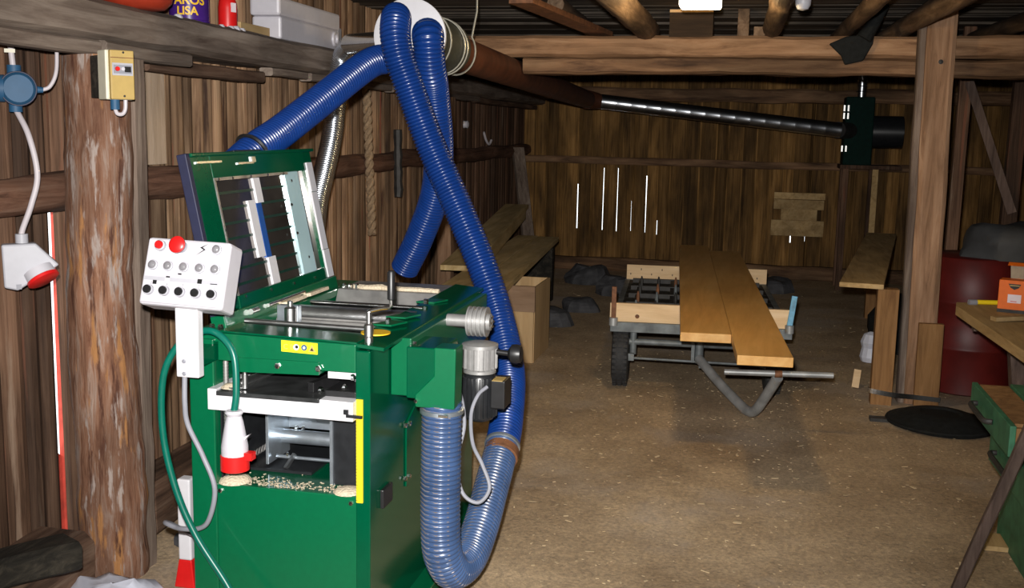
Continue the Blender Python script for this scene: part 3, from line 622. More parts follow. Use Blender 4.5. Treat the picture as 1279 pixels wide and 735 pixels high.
for (u0, u1, v0, v1, m_) in ((.46, .51, .355, .445, 'white'), (.385, .44, .165, .368, 'white'), (.455, .515, .06, .158, 'white'), (.445, .485, .158, .355, 'bluestr'), (.735, .86, .055, .475, 'teal'), (.93, .985, .368, .485, 'white'), (.925, .98, .133, .366, 'white'), (.93, .985, .02, .131, 'white')):
    k = P('felt_strip' if m_ == 'white' else 'seal_strip', m_, lambda m: lbox(m, u0, u1, v0, v1, -.020 if u0 < .9 else -.002, -.010 if u0 < .9 else .006), hd)
    if m_ == 'teal': tag(k, 'pale blue-green tinted strip')
for u_, v_ in ((.18, .45), (.28, .45), (.42, .45), (.56, .45), (.70, .45), (.155, .28), (.76, .42), (.72, .33), (.72, .22), (.78, .12), (.2, .05), (.4, .045), (.6, .04), (.8, .035)): bolt(hd, LD(u_, v_, 0), LN, .006, .005)
P('hinge_rail', 'green', lambda m: lbox(m, -.01, .97, -.03, .018, -.03, .02), hd, .003)
P('hinge_rod', 'chrome', lambda m: m.cyl(LD(.3, .0, .026), LD(.62, .0, .026), .007, 10), hd)
P('hinge_pin', 'chrome', lambda m: m.cyl(LD(.16, 0, .028), LD(.21, 0, .028), .010, 10), hd)
for u0 in (.40, .62): P('dust_strip', 'dust', lambda m: lbox(m, u0, u0+.18, -.019, -.007, .018, .05), hd)
P('top_bracket', 'steel', lambda m: lbox(m, .05, .22, .505, .512, -.002, .006), hd)
P('top_catch', 'steel', lambda m: (lbox(m, .34, .46, .495, .502, -.002, .006), lbox(m, .45, .48, .50, .52, -.002, .006)), hd)
hc = P('hood_chute', 'blackm', lambda m: lbox(m, .44, .86, .14, .50, -.15, -.034), hd, .005)
P('chute_flange', 'black', lambda m: lbox(m, .46, .78, .50, .555, -.15, -.06), hd, .004)

# ================================================================== CONTROL PANEL
cp = thing('operator_console', 'white control box with five rotary switches, lamps and a red stop button', 'console', (-1.64, 2.93, .885))
CO = V((-1.778, 2.87, 1.108)); CR = V((1, 0, -.025)).normalized(); CU = V((.0, .342, .94)).normalized(); CN = CR.cross(CU).normalized()
CWd, CHt = .271, .207
def CP(a, b, c): return CO+CR*(a*CWd)+CU*(b*CHt)+CN*c
m_ = MB(); m_.obox(CP(.5, .5, -.045), CR*CWd/2, CU*CHt/2, CN*.045); bx_ = m_.build('enclosure', 'whitebox', cp, bevel=.010)
m_ = MB(); m_.obox(CP(.5, .5, .002), CR*CWd*.475, CU*CHt*.47, CN*.003); m_.build('front_plate', 'whitebox', cp, bevel=.003)
m_ = MB(); m_.obox(CP(.49, .385, .005), CR*CWd*.45, CU*.006, CN*.001); m_.build('label_strip', 'greybox', cp)
for a in (.125, .31, .50, .69, .875, None):
    p = CP(a, .58, .005) if a is not None else CP(.86, .87, .005)
    m_ = MB(); m_.lathe([(.0155, 0), (.0155, .006), (.013, .008)], p, CN, 18); lm = m_.build('lamp', 'greybox', cp)
    m_ = MB(); m_.lathe([(.0125, 0), (.012, .005), (.008, .009), (.001, .010)], p+CN*.007, CN, 16); m_.build('lens', 'lens', lm)
for a in (.125, .315, .505, .695, .885):
    p = CP(a, .21, .005)
    m_ = MB(); m_.lathe([(.0155, 0), (.0155, .012), (.0145, .013)], p, CN, 18); sw = m_.build('switch', 'greybox', cp)
    m_ = MB(); m_.lathe([(.0125, 0), (.0125, .008), (.011, .010)], p+CN*.011, CN, 18); m_.build('switch_cap', 'black', sw)
    m_ = MB(); m_.obox(CP(a+.01, .315, .0055), CR*.0006, CU*.005, CN*.0008); m_.build('tick_mark', 'cableg', sw)
p = CP(.185, .87, .005); m_ = MB(); m_.lathe([(.0165, 0), (.0165, .012), (.015, .013)], p, CN, 18); sw = m_.build('button_ring', 'greybox', cp)
m_ = MB(); m_.lathe([(.0125, 0), (.0125, .009), (.010, .012)], p+CN*.011, CN, 18); m_.build('button_cap', 'red', sw)
p = CP(.435, .875, .005); m_ = MB(); m_.lathe([(.018, 0), (.014, .004), (.014, .025)], p, CN, 18); sw = m_.build('stop_stem', 'cableg', cp)
m_ = MB(); m_.lathe([(.021, 0), (.0255, .006), (.0255, .012), (.02, .017), (.001, .018)], p+CN*.022, CN, 22); tag(m_.build('stop_button', 'red', sw), 'large red mushroom stop button')
pts = [(.775, .985), (.69, .925), (.705, .905), (.655, .865), (.64, .79), (.70, .86), (.685, .875), (.74, .92), (.725, .935)]
m_ = MB(); m_.prism([CP(a, b-.03, .006) for a, b in ((.745, .975), (.655, .915), (.70, .885), (.62, .80), (.725, .89), (.685, .918))], CN*.0008); m_.build('lightning_mark', 'black', cp)
for a, b, r1 in ((.175, .33, .006), (.325, .42, .006), (.46, .475, .0055), (.71, .39, .007)):
    m_ = MB(); m_.obox(CP(a, b, .0062), CR*r1, CU*(r1 if a in (.175, .71) else .0022), CN*.001); m_.build('dymo_mark', 'black', cp)
m_ = MB(); m_.obox(CP(.88, .365, .0062), CR*.011, CU*.0012, CN*.001); m_.build('dymo_mark', 'black', cp)
m_ = MB(); m_.obox(CP(.32, .365, .0062), CR*.006, CU*.008, CN*.001); m_.build('sticker', 'paper', cp)
m_ = MB(); m_.prism([(-1.672, 2.895, .885), (-1.598, 2.895, .885), (-1.598, 2.895, 1.13), (-1.672, 2.895, 1.13)], (0, .035, 0)); arm = m_.build('support_arm', 'white', cp, bevel=.004)
m_ = MB(); m_.box(-1.665, -1.605, 2.92, 3.03, .915, .965); m_.build('mount_bracket', 'green_d', cp)
for z in (.935, .897): bolt(arm, (-1.645, 2.894, z), (0, -1, 0), .007, .003, 'cableg')

# cables of the machine
m_ = MB(); m_.tube(spline([(-1.653, 2.91, .89), (-1.655, 2.91, .80), (-1.652, 2.92, .73), (-1.61, 2.93, .632), (-1.573, 2.93, .533), (-1.603, 2.95, .427), (-1.65, 2.97, .38), (-1.74, 3.0, .36), (-1.83, 3.1, .33), (-1.83, 3.6, .05), (-1.83, 4.2, .01)], 10), .008, 10)
tag(m_.build('control_cable', 'cableg'), 'grey cable curling from the foot of the white control box', 'cable')
pg = thing('power_lead', 'dark green power lead with a white and red plug hung on the planer', 'power lead', (-1.5, 2.96, .59))
m_ = MB(); m_.tube(spline([(-1.508, 2.94, .775), (-1.502, 2.945, .84), (-1.514, 2.957, .95), (-1.56, 2.965, 1.005), (-1.62, 2.97, 1.016), (-1.695, 2.96, .974), (-1.748, 2.95, .87), (-1.756, 2.95, .691), (-1.718, 2.95, .513), (-1.651, 2.95, .362), (-1.535, 2.94, .203), (-1.45, 2.9, .08), (-1.38, 2.8, .012), (-1.2, 2.5, .006)], 10), .011, 12); m_.build('lead', 'cablegr', pg)
m_ = MB(); m_.lathe([(.022, 0), (.026, .01), (.036, .06), (.041, .085), (.041, .115)][::-1] and [(.041, 0), (.041, .03), (.036, .06), (.028, .105), (.022, .125), (.028, .135), (.024, .142), (.012, .143)], (-1.508, 2.940, .640), (0, 0, 1), 20); bd = m_.build('plug_body', 'whitebox', pg)
m_ = MB(); m_.prism([(-1.478, 2.933, .70), (-1.455, 2.933, .712), (-1.478, 2.933, .685)], (0, .014, 0)); m_.build('plug_catch', 'whitebox', bd)
m_ = MB(); m_.lathe([(.034, 0), (.044, .004), (.044, .05), (.041, .052)], (-1.508, 2.940, .592), (0, 0, 1), 22); rr_ = m_.build('plug_ring', 'red', pg)
m_ = MB(); m_.box(-1.47, -1.445, 2.923, 2.953, .632, .655); m_.build('plug_key', 'red', rr_)

# ================================================================== DUST EXTRACTION
DA = V((-1.525, 4.70, 2.043)); DBp = V((-1.752, 11.5, 1.954)); DC = V((.85, 11.78, 1.690)); dax = (DBp-DA).normalized()
du = thing('extraction_duct', 'overhead dust duct with a white round end plate, rusty pipe and shiny spiral pipe', 'duct', DA)
m_ = MB(); m_.lathe([(.155, 0), (.165, .004), (.165, .022), (.155, .026)], DA-dax*.01, dax, 48); m_.build('end_plate', 'white', du)
m_ = MB(); m_.tube([DA+dax*(.02+.04*k) for k in range(17)], [.128+.004*noise.noise(V((k*.7, 0, 0))) for k in range(17)], 24, jit=.03); m_.build('wrapped_section', 'ductd', du)
m_ = MB(); m_.tube([DA+dax*.6, DBp], .092, 28); m_.build('rusty_pipe', 'rust', du)
for d_, r_ in ((.06, .137), (.20, .142), (.50, .137), (.56, .137)):
    m_ = MB(); m_.ring(DA+dax*d_, dax+V((.05, 0, .1)), r_, .004, 32, 6); m_.build('wire_hoop', 'wire', du)
m_ = MB(); c_ = DA+dax*.78; m_.tube([c_+V((.02+.105*math.cos(a), 0, -.0+.12*math.sin(a))) for a in [(-math.pi*.75+k*math.pi*.95/14) for k in range(15)]]+[c_+V((.13, 0, .2)), V((c_.x+.13, c_.y, 2.43))], .005, 6); m_.build('hanger_wire', 'wire', du)
sd_ = (DC-DBp); L_ = sd_.length; sd_.normalize()
m_ = MB(); nr = int(L_/.15); pts = []; rs = []
for k in range(nr):
    for f, r in ((0.02, .078), (.90, .078), (.93, .0805), (.96, .0805)): pts.append(DBp+sd_*(L_*(k+f)/nr)); rs.append(r)
m_.tube(pts, rs, 26); m_.build('spiral_pipe', 'spiral', du, sharp=15)
m_ = MB(); m_.cyl(DBp-dax*.14, DBp+sd_*.10, .099, 24, .084); m_.build('reducer', 'rust', du)
br_ = thing('branch_duct', 'flexible aluminium duct curving down behind the open hood', 'duct', (-1.95, 4.6, .6))
m_ = MB(); m_.cyl((-1.66, 4.98, 2.04), (-2.08, 5.42, 2.06), .055, 22); m_.build('straight_pipe', 'chrome', br_)
P_, rs = ribbed([(-2.08, 5.42, 2.06), (-2.17, 5.52, 1.98), (-2.195, 5.50, 1.76), (-2.19, 5.43, 1.587), (-2.18, 5.30, 1.41), (-2.15, 5.12, 1.24), (-2.08, 4.9, 1.0), (-1.98, 4.72, .75), (-1.92, 4.62, .6)], .056, .014, .005)
m_ = MB(); m_.tube(P_, rs, 18); m_.build('flexible_pipe', 'spiral', br_, sharp=80)
# blue hoses
def hose(name, pts, r, mt, parent, pitch=.0150, amp=.0085, seg=24):
    P__, rs_ = ribbed(pts, r, pitch, amp); mm = MB(); mm.tube(P__, rs_, seg); return mm.build(name, mt, parent, sharp=80)
h1 = thing('dust_hose', 'blue ribbed hose running from the white duct plate down to the hood chute', 'hose', (-1.86, 3.9, 1.45), group='blue dust hoses')
hose('hose', [(-1.605, 4.70, 1.945), (-1.618, 4.64, 1.94), (-1.665, 4.53, 1.905), (-1.75, 4.27, 1.76), (-1.83, 4.02, 1.62), (-1.87, 3.85, 1.545), (-1.90, 3.72, 1.47)], .066, 'blue', h1)
m_ = MB(); m_.ring((-1.872, 3.84, 1.54), (-.2, -.75, -.45), .070, .008, 26, 6); m_.build('hose_clamp', 'black', h1)
h2 = thing('dust_hose', 'long blue ribbed hose sweeping round the gear motor up to the chip chute', 'hose', (-.9, 3.6, .22), group='blue dust hoses')
hose('hose', [(-1.585, 4.70, 2.090), (-1.555, 4.60, 2.112), (-1.527, 4.51, 2.092), (-1.513, 4.462, 2.03), (-1.497, 4.455, 1.95), (-1.468, 4.465, 1.86), (-1.362, 4.49, 1.573), (-1.247, 4.48, 1.337), (-1.115, 4.43, 1.077), (-1.02, 4.365, .865), (-.935, 4.21, .665), (-.89, 3.98, .53), (-.878, 3.86, .455)], .066, 'blue', h2)
low = hose('lower_hose', [(-.878, 3.87, .46), (-.870, 3.67, .365), (-.868, 3.50, .27), (-.875, 3.36, .21), (-.895, 3.24, .215), (-.91, 3.17, .30), (-.914, 3.155, .42), (-.914, 3.155, .60), (-.914, 3.16, .80)], .064, 'bluel', h2, .0150, .006)
pp = resample(spline([(-.878, 3.87, .46), (-.870, 3.67, .365), (-.868, 3.50, .27), (-.875, 3.36, .21), (-.895, 3.24, .215), (-.91, 3.17, .30), (-.914, 3.155, .42), (-.914, 3.155, .60), (-.914, 3.16, .80)], 24), .0015)
hel = []; t0 = (pp[1]-pp[0]).normalized(); _, s0, u0_ = frame(t0)
for i in range(len(pp)):
    t1 = (pp[min(i+1, len(pp)-1)]-pp[max(i-1, 0)]).normalized(); q = t0.rotation_difference(t1); s0 = q @ s0; u0_ = q @ u0_; t0 = t1
    a = i*2*math.pi/10; hel.append(pp[i]+(s0*math.cos(a)+u0_*math.sin(a))*.0625)
m_ = MB(); m_.tube(hel, .0022, 4); tag(m_.build('wire_coil', 'coil', h2), 'steel wire wound round the lower hose')
for p, ax in (((-.8785, 3.865, .458), (0, -.8, -.5)), ((-.914, 3.16, .772), (0, 0, 1))):
    m_ = MB(); d_ = V(ax).normalized(); m_.lathe([(.066, -.008), (.069, -.006), (.069, .006), (.066, .008)], p, d_, 28); cl = m_.build('hose_clamp', 'galv', h2)
    s_ = V(p)+d_.cross(V((1, 0, 0))).normalized()*-.065 if abs(d_.z) < .9 else V(p)+V((.02, -.065, 0))
    m_ = MB(); m_.cyl(s_+V((-.012, 0, 0)), s_+V((.018, 0, 0)), .006, 8); m_.build('clamp_screw', 'chrome', cl)
m_ = MB(); m_.lathe([(.064, -.02), (.0665, -.018), (.0665, .018), (.064, .02)], (-.873, 3.825, .437), (0, -.8, -.42), 26); m_.build('joining_collar', 'ironr', h2)
h3 = thing('dust_hose', 'blue ribbed hose from the white duct plate hanging loose with an open end', 'hose', (-1.6, 4.95, .93), group='blue dust hoses')
hose('hose', [(-1.435, 4.70, 2.03), (-1.418, 4.62, 2.045), (-1.405, 4.59, 2.0), (-1.405, 4.62, 1.9), (-1.412, 4.7, 1.80), (-1.418, 4.8, 1.569), (-1.46, 4.9, 1.343), (-1.56, 4.98, 1.12), (-1.66, 5.05, .95)], .070, 'blue', h3)
for x, z in ((-1.585, 2.090), (-1.435, 2.03), (-1.605, 1.945)):
    m_ = MB(); m_.cyl((x, 4.705, z), (x, 4.66, z), .062, 24); m_.build('spigot', 'black', du)

# ================================================================== ELECTRICS ON THE WALL
yb = thing('motor_switch', 'ochre motor starter box on the log post under the wall plate', 'switch box', (-2.088, 3.272, 1.715))
fN = V((.80, -.60, 0)); fR = V((.60, .80, 0)); YO = V((-2.088, 3.272, 1.715))
def YP(a, b, c): return YO+fR*a+V((0, 0, b))+fN*c
m_ = MB(); m_.obox(YP(0, .08, .015), fR*.045, (0, 0, .08), fN*.035); m_.build('back_shell', 'cream', yb, bevel=.004)
m_ = MB(); m_.obox(YP(-.004, .075, -.058), fR*.038, (0, 0, .07), fN*.040); m_.build('mounting_block', 'darkw', yb, bevel=.003)
m_ = MB(); m_.obox(YP(.004, .08, .058), fR*.039, (0, 0, .079), fN*.010); cv = m_.build('cover', 'ochre', yb, bevel=.003)
m_ = MB(); m_.obox(YP(.004, .098, .069), fR*.034, (0, 0, .020), fN*.0015); m_.build('window_plate', 'greybox', cv)
m_ = MB(); m_.obox(YP(.004, .098, .0705), fR*.030, (0, 0, .014), fN*.001); m_.build('button_recess', 'cableg', cv)
m_ = MB(); m_.lathe([(.008, 0), (.007, .006)], YP(-.014, .099, .0715), fN, 12); m_.build('button', 'red', cv)
m_ = MB(); m_.lathe([(.007, 0), (.006, .006)], YP(.003, .099, .0715), fN, 12); m_.build('button', 'whitebox', cv)
m_ = MB(); m_.obox(YP(.020, .098, .073), fR*.010, (0, 0, .009), fN*.002); m_.build('button', 'black', cv)
m_ = MB(); m_.obox(YP(.004, .135, .0685), fR*.038, (0, 0, .0012), fN*.001); m_.build('cover_seam', 'ironr', cv)
for b in (.012, .152): bolt(cv, YP(.008, b, .068), fN, .004, .002, 'ironk')
m_ = MB(); m_.cyl(YP(-.01, .002, .03), YP(-.01, -.032, .03), .015, 14); m_.build('cable_gland', 'jblue', yb)
m_ = MB(); m_.tube(spline([YP(-.01, -.03, .03), YP(-.004, -.045, .032), YP(.012, -.046, .034), YP(.022, -.03, .034), YP(.024, .004, .034)], 6), .0065, 8); m_.build('cable', 'cable', yb)

jN = V((.62, -.78, 0)).normalized(); jR = V((.78, .62, 0)).normalized(); JO = V((-2.356, 3.113, 1.7433))
jb = thing('junction_box', 'round blue junction box with white cables on the plank wall', 'junction box', (-2.40, 3.13, 1.69))
def JP(a, b, c): return JO+jR*a+V((0, 0, b))+jN*c
m_ = MB(); m_.lathe([(.052, -.07), (.054, -.06), (.054, 0), (.050, .006), (.044, .014), (.002, .017)], JP(.02, 0, 0), jN, 26); m_.build('round_box', 'jblue', jb)
m_ = MB(); m_.ring(JP(.02, 0, .0), jN, .054, .003, 26, 6); m_.build('lid_rim', 'navy', jb)
m_ = MB(); m_.cyl(JP(-.02, 0, -.03), JP(-.10, 0, -.03), .044, 20); m_.cyl(JP(.01, .045, -.02), JP(.01, .075, -.02), .022, 14); m_.cyl(JP(.01, -.045, -.02), JP(.01, -.075, -.02), .021, 14); m_.cyl(JP(.06, .0, -.02), JP(.095, -.002, -.02), .014, 12, .009); m_.build('cable_sleeve', 'jblue', jb)
m_ = MB(); m_.tube([JP(.008, .07, -.02), JP(.004, .13, -.02), JP(0, .19, -.03)], .0095, 10); m_.build('cable', 'cable', jb)
m_ = MB(); m_.tube(spline([JP(.09, -.002, -.02), JP(.115, .01, -.02), JP(.135, .05, -.025), JP(.142, .11, -.04), JP(.142, .20, -.06)], 8), .0065, 10); m_.build('cable', 'cable', jb)
m_ = MB(); m_.obox(JP(.0, .12, -.02), jR*.016, (0, 0, .006), jN*.012); m_.build('cable_clip', 'cream', jb)
so = thing('cable_socket', 'light grey hanging socket with a red flap on a white cable', 'socket', (-2.30, 3.10, 1.07))
SO = V((-2.309, 3.104, 1.172))
def SP(px, py, c): return SO+jR*((px-30)*.0031)+V((0, 0, -(py-345)*.0027))+jN*c
m_ = MB(); m_.tube(spline([JP(.012, -.07, -.02), SP(34, 190, 0), SP(40, 235, .02), SP(33, 270, .03), SP(23, 302, .02), SP(22, 312, .02)], 10), .0095, 10); m_.build('cable', 'cable', so)
m_ = MB(); m_.prism([SP(2, 318, 0), SP(35, 317, 0), SP(57, 344, 0), SP(48, 351, 0), SP(16, 374, 0), SP(3, 370, 0)], jN*.05); bdy = m_.build('socket_body', 'greybox', so, bevel=.006)
m_ = MB(); m_.cyl(SP(22, 317, .025), SP(22, 306, .025), .020, 14); m_.build('cable_gland', 'greybox', so)
ax_ = (jR*.45-V((0, 0, .9))+jN*.45).normalized()
m_ = MB(); m_.cyl(SP(36, 350, .035), SP(36, 350, .035)+ax_*.03, .048, 22); m_.build('socket_mouth', 'whitebox', so)
m_ = MB(); m_.lathe([(.048, .028), (.052, .030), (.052, .040), (.044, .044)], SP(36, 350, .035), ax_, 22); m_.build('flap', 'red', so)
m_ = MB(); m_.obox(SP(17, 369, .03), jR*.008, (0, 0, .008), jN*.022); m_.build('hinge', 'cableg', so)

# ================================================================== THINGS ON THE SHELF
ZS = 2.052
def WS(y, n, z=ZS): return WL(y-3.5, n, z)
pa = thing('red_pail', 'dark red rounded pail on the shelf', 'pail', WS(3.72, .088))
m_ = MB(); m_.lathe([(.06, 0), (.10, .006), (.125, .03), (.135, .07), (.14, .22), (.145, .225), (.13, .225), (.12, .06), (.02, .02)], WS(3.72, .088), (0, 0, 1), 30); m_.build('bowl', 'can_red', pa)
m_ = MB(); m_.ring(WS(3.72, .088, ZS+.222), (0, 0, 1), .142, .005, 30, 6); m_.build('rim', 'can_red', pa)
tn = thing('glue_tin', 'purple tin with yellow lettering on the shelf', 'tin', WS(4.20, .05))
tc_ = WS(4.20, .05)
m_ = MB(); m_.lathe([(.080, 0), (.084, .002), (.084, .008), (.081, .010), (.081, .20), (.084, .202), (.084, .21), (.07, .212)], tc_, (0, 0, 1), 36); m_.build('can', 'purple', tn)
def can_text(txt, size, z, a0, r, parent):
    """lettering bent round the tin"""
    cu = bpy.data.curves.new('lettering', 'FONT'); cu.body = txt; cu.size = size; cu.extrude = .0004; cu.offset = .0012
    tmp = bpy.data.objects.new('lettering', cu); COL.objects.link(tmp); dg = bpy.context.evaluated_depsgraph_get()
    me0 = bpy.data.meshes.new_from_object(tmp.evaluated_get(dg)); mm = MB()
    wdt = max(v_.co.x for v_ in me0.vertices)
    for v_ in me0.vertices:
        a = a0+(v_.co.x-wdt/2)/r; rr = r+v_.co.z+.0008
        mm.v.append(V((tc_.x+rr*math.cos(a), tc_.y+rr*math.sin(a), z+v_.co.y)))
    for p_ in me0.polygons: mm.addf(list(p_.vertices))
    bpy.data.objects.remove(tmp, do_unlink=True); bpy.data.curves.remove(cu); bpy.data.meshes.remove(me0)
    return mm.build('lettering', 'gold', parent)
can_text('LISA', .046, tc_.z+.028, math.radians(-66), .082, tn)
can_text('AROS', .050, tc_.z+.070, math.radians(-60), .082, tn)
bo = thing('spray_bottle', 'bright red bottle with a white base on the shelf', 'bottle', WS(4.56, .05))
m_ = MB(); m_.lathe([(.038, 0), (.042, .004), (.042, .10), (.038, .13), (.022, .16), (.018, .17), (.018, .2), (.012, .202)], WS(4.56, .05), (0, 0, 1), 24); m_.build('body', 'red', bo)
m_ = MB(); m_.obox(WS(4.56, .05, ZS+.10)+V((.037, -.018, 0)), (.004, .012, 0), (.004, -.002, 0), (0, 0, .02)); m_.build('label_patch', 'paper', bo)
for y, n, a in ((3.97, .12, .018), (4.34, .125, .013), (4.44, .12, .016), (4.49, .12, .02), (4.55, .12, .017)):
    m_ = MB(); m_.lathe([(a, 0), (a*1.05, a*.4), (a*.7, a*.9), (a*.1, a*1.05)], WS(y, n, ZS-.004), (0, 0, 1), 9, sm=False); tag(m_.build('foam_scrap', 'whitebox'), ('white foam crumb on the shelf between the red pail and the tin' if y < 4 else 'small white foam crumb on the shelf between the tin and the red bottle'), 'scrap', None if y < 4 else 'white foam crumbs by the red bottle')
m_ = MB(); a_ = WS(4.64, .05, ZS+.022); b_ = WS(4.965, .05, ZS+.022); m_.bar(a_, b_, .05, .055); tag(m_.build('wood_offcut', 'old_y', bevel=.003), 'small light wooden block on the shelf beside the red bottle', 'wood')
wc = thing('white_case', 'long white plastic case lying on the shelf', 'case', WS(5.1, 0))
m_ = MB(); m_.bar(WS(4.98, .05, ZS+.055), WS(5.80, .05, ZS+.055), .15, .11); m_.build('lower_shell', 'whitebox', wc, bevel=.012)
m_ = MB(); m_.bar(WS(4.96, .05, ZS+.155), WS(5.81, .05, ZS+.155), .155, .09); m_.build('upper_shell', 'whitebox', wc, bevel=.014)
m_ = MB(); m_.ring(WS(5.72, .128, ZS+.06), NR, .032, .010, 20, 8); m_.build('latch_ring', 'whitebox', wc)
m_ = MB(); m_.bar(WS(5.81, .05, ZS+.07), WS(5.87, .05, ZS+.07), .13, .12); m_.build('end_cap', 'cableg', wc, bevel=.008)
m_ = MB(); m_.bar(WS(6.05, .07, ZS+.012), WS(6.35, .07, ZS+.012), .08, .025); tag(m_.build('wood_offcut', 'greyy'), 'flat grey piece of wood on the shelf behind the white case', 'wood')

# hanging rope
rpn = thing('hanging_rope', 'thick hemp rope hanging down the plank wall', 'rope', WL(3.05, .02, 1.0))
for ph in (0, math.pi):
    m_ = MB(); m_.tube([WL(3.02+.0009*k+.014*math.cos(k*.42+ph), .04+.014*math.sin(k*.42+ph), 1.93-.0075*k) for k in range(132)], .016, 7); m_.build('strand', 'rope', rpn)
for (u_, z0, z1, wdt, lab) in ((2.72, 1.80, 1.50, .05, 'dark iron strap hinge hanging above the log rail'), (2.42, 1.33, 1.10, .035, 'pair of dark iron hooks hanging below the log rail'), (3.75, 1.62, 1.15, .10, 'dark cloth hanging beside the rope')):
    m_ = MB(); m_.tube([WL(u_+.03*k/8*(1 if k % 2 else .6), .025 if u_ > 3 else -.072, z0+(z1-z0)*k/8) for k in range(9)], [wdt*.3*(1+.5*noise.noise(V((k, u_, 0)))) for k in range(9)], 8); tag(m_.build('wall_hook', 'ironk'), lab, 'hook')
m_ = MB(); m_.tube(spline([WL(2.45, -.07, 1.0), WL(2.55, -.065, .85), WL(2.62, -.06, .72), WL(2.52, -.05, .66), WL(2.40, -.04, .64)], 8), .014, 8); tag(m_.build('iron_hook', 'ironk'), 'bent dark iron bar hooked on the plank wall behind the planer', 'hook')
ins = thing('insulator', 'white porcelain insulator on the dark wall', 'insulator', WL(6.2, -.02, 1.65))
m_ = MB(); m_.lathe([(.03, 0), (.036, .01), (.03, .03), (.036, .05), (.015, .06)], WL(6.2, -.10, 1.67), NR, 14); m_.build('porcelain', 'whitebox', ins)
m_ = MB(); m_.tube(spline([WL(7.0, -.075, 1.60), WL(7.05, -.06, 1.52), WL(7.12, -.045, 1.48), WL(7.18, -.035, 1.52)], 6), .012, 8); tag(m_.build('white_hook', 'cable'), 'small white hook on the dark wall', 'hook')
m_ = MB(); m_.rough_beam(WL(4.95, .065, .2), WL(4.95, .065, 1.88), .12, .12, 14, .01, up=(0, 1, 0)); tag(m_.build('wall_stud', 'postz'), 'brown stud standing against the left wall beyond the blue hoses', 'post')

# ================================================================== FLOOR LEFT OF THE PLANER
m_ = MB()
for j in range(9):
    for i in range(18):
        a = 2*math.pi*i/18; f = j/8; r = .20*math.cos(f*math.pi/2)**.7+.004; q = V((math.cos(a)*r, math.sin(a)*r*.8, .125*math.sin(f*math.pi/2)))
        q *= 1+.22*noise.noise(q*14)+.12*noise.noise(q*31); m_.v.append(V((-2.03, 3.06, -.01))+q)
for j in range(8):
    for i in range(18):
        a = j*18+i; b = j*18+(i+1) % 18; m_.addf((a, b, b+18, a+18), True)
m_.addf(range(8*18, 9*18)); m_.addf(list(range(18))[::-1])
tag(m_.build('plastic_bag', 'bag'), 'crumpled white plastic bag on the floor by the log post', 'bag')
m_ = MB(); m_.rough_beam((-2.305, 2.60, .275), (-2.115, 2.97, .262), .14, .10, 8, .02); tag(m_.build('split_log', 'darkw'), 'blackened split log lying on the sill', 'log')
m_ = MB(); m_.cyl((-1.99, 3.60, .0), (-1.752, 3.50, .66), .055, 22); o = m_.build('steel_pipe', 'spiral'); tag(o, 'short shiny steel pipe leaning behind the planer', 'pipe')
mk = thing('marker_post', 'slim white post with a red lower half beside the planer', 'post', (-1.90, 3.36, 0))
m_ = MB(); m_.box(-1.935, -1.885, 3.33, 3.38, .10, .40); m_.build('white_part', 'white', mk, bevel=.006)
m_ = MB(); m_.prism([(-1.955, 3.33, -.005), (-1.875, 3.33, -.005), (-1.885, 3.33, .10), (-1.935, 3.33, .10)], (0, .05, 0)); m_.build('red_part', 'red', mk, bevel=.004)
for (x, y, s) in ((-2.10, 3.72, .07), (-2.02, 3.85, .05), (-2.14, 3.9, .06)):
    m_ = MB()
    m_.lathe([(s, -.01), (s*1.05, s*.25), (s*.75, s*.5), (s*.1, s*.6)], (x, y, 0), (.1, .1, 1), 9, sm=False); tag(m_.build('stone', 'soot'), {.07: 'largest rough stone on the ground beside the log post', .05: 'smallest rough stone on the ground between post and planer', .06: 'rough stone against the wall sill behind the largest stone'}[s], 'stone')

# ================================================================== BOARDS AT THE LEFT BACK
cb = thing('wooden_chest', 'low wooden box with its upper edge darkened as shade under long boards', 'box', (-1.78, 7.65, 0))
m_ = MB(); m_.box(-2.1, -1.475, 7.40, 7.42, -.01, .36); m_.build('front_board', 'ply', cb, bevel=.002)
m_ = MB(); m_.box(-2.1, -1.465, 7.39, 7.42, .36, .544); m_.build('shaded_upper_board', 'plyd', cb, bevel=.002)  # upper part of the front, its shade put into the colour
m_ = MB(); m_.box(-1.49, -1.47, 7.42, 8.0, -.01, .53); m_.build('side_board', 'ply', cb, bevel=.002)
m_ = MB(); m_.box(-2.12, -2.1, 7.40, 8.0, -.01, .53); m_.build('side_board', 'ply', cb)
m_ = MB(); m_.box(-2.1, -1.49, 7.98, 8.0, -.01, .53); m_.build('back_board', 'ply', cb)
def board(p, q, w_, t_, mt, lab, grp=None, name='board'):
    mm = MB(); mm.bar(p, q, w_, t_); o_ = mm.build(name, mt, bevel=.003); tag(o_, lab, 'board', grp); return o_
board((-1.70, 7.0, .565), (-1.98, 10.6, .555), .21, .045, 'boardp', 'long dusty plank on the wooden chest, the one over its open side', 'long planks on the chest')
board((-1.925, 6.95, .565), (-2.20, 10.65, .555), .21, .045, 'boardp', 'long dusty plank on the wooden chest, the one beside the wall')
board((-2.12, 7.7, .608), (-2.513, 11.55, .805), .26, .04, 'boardp', 'wide plank sloping up against the wall beyond the chest')
board((-2.046, 8.4, .646), (-2.312, 11.0, .777), .03, .12, 'boardp', 'narrow plank on edge sloping up behind the chest')
board((-2.277, 11.38, .0), (-2.562, 11.76, 1.43), .13, .05, 'greyz', 'grey board leaning upright in the far corner')
m_ = MB(); m_.box(-2.3, -1.86, 10.2, 10.3, -.01, .53); tag(m_.build('support_block', 'darkw'), 'dark support block under the far end of the long planks', 'block')
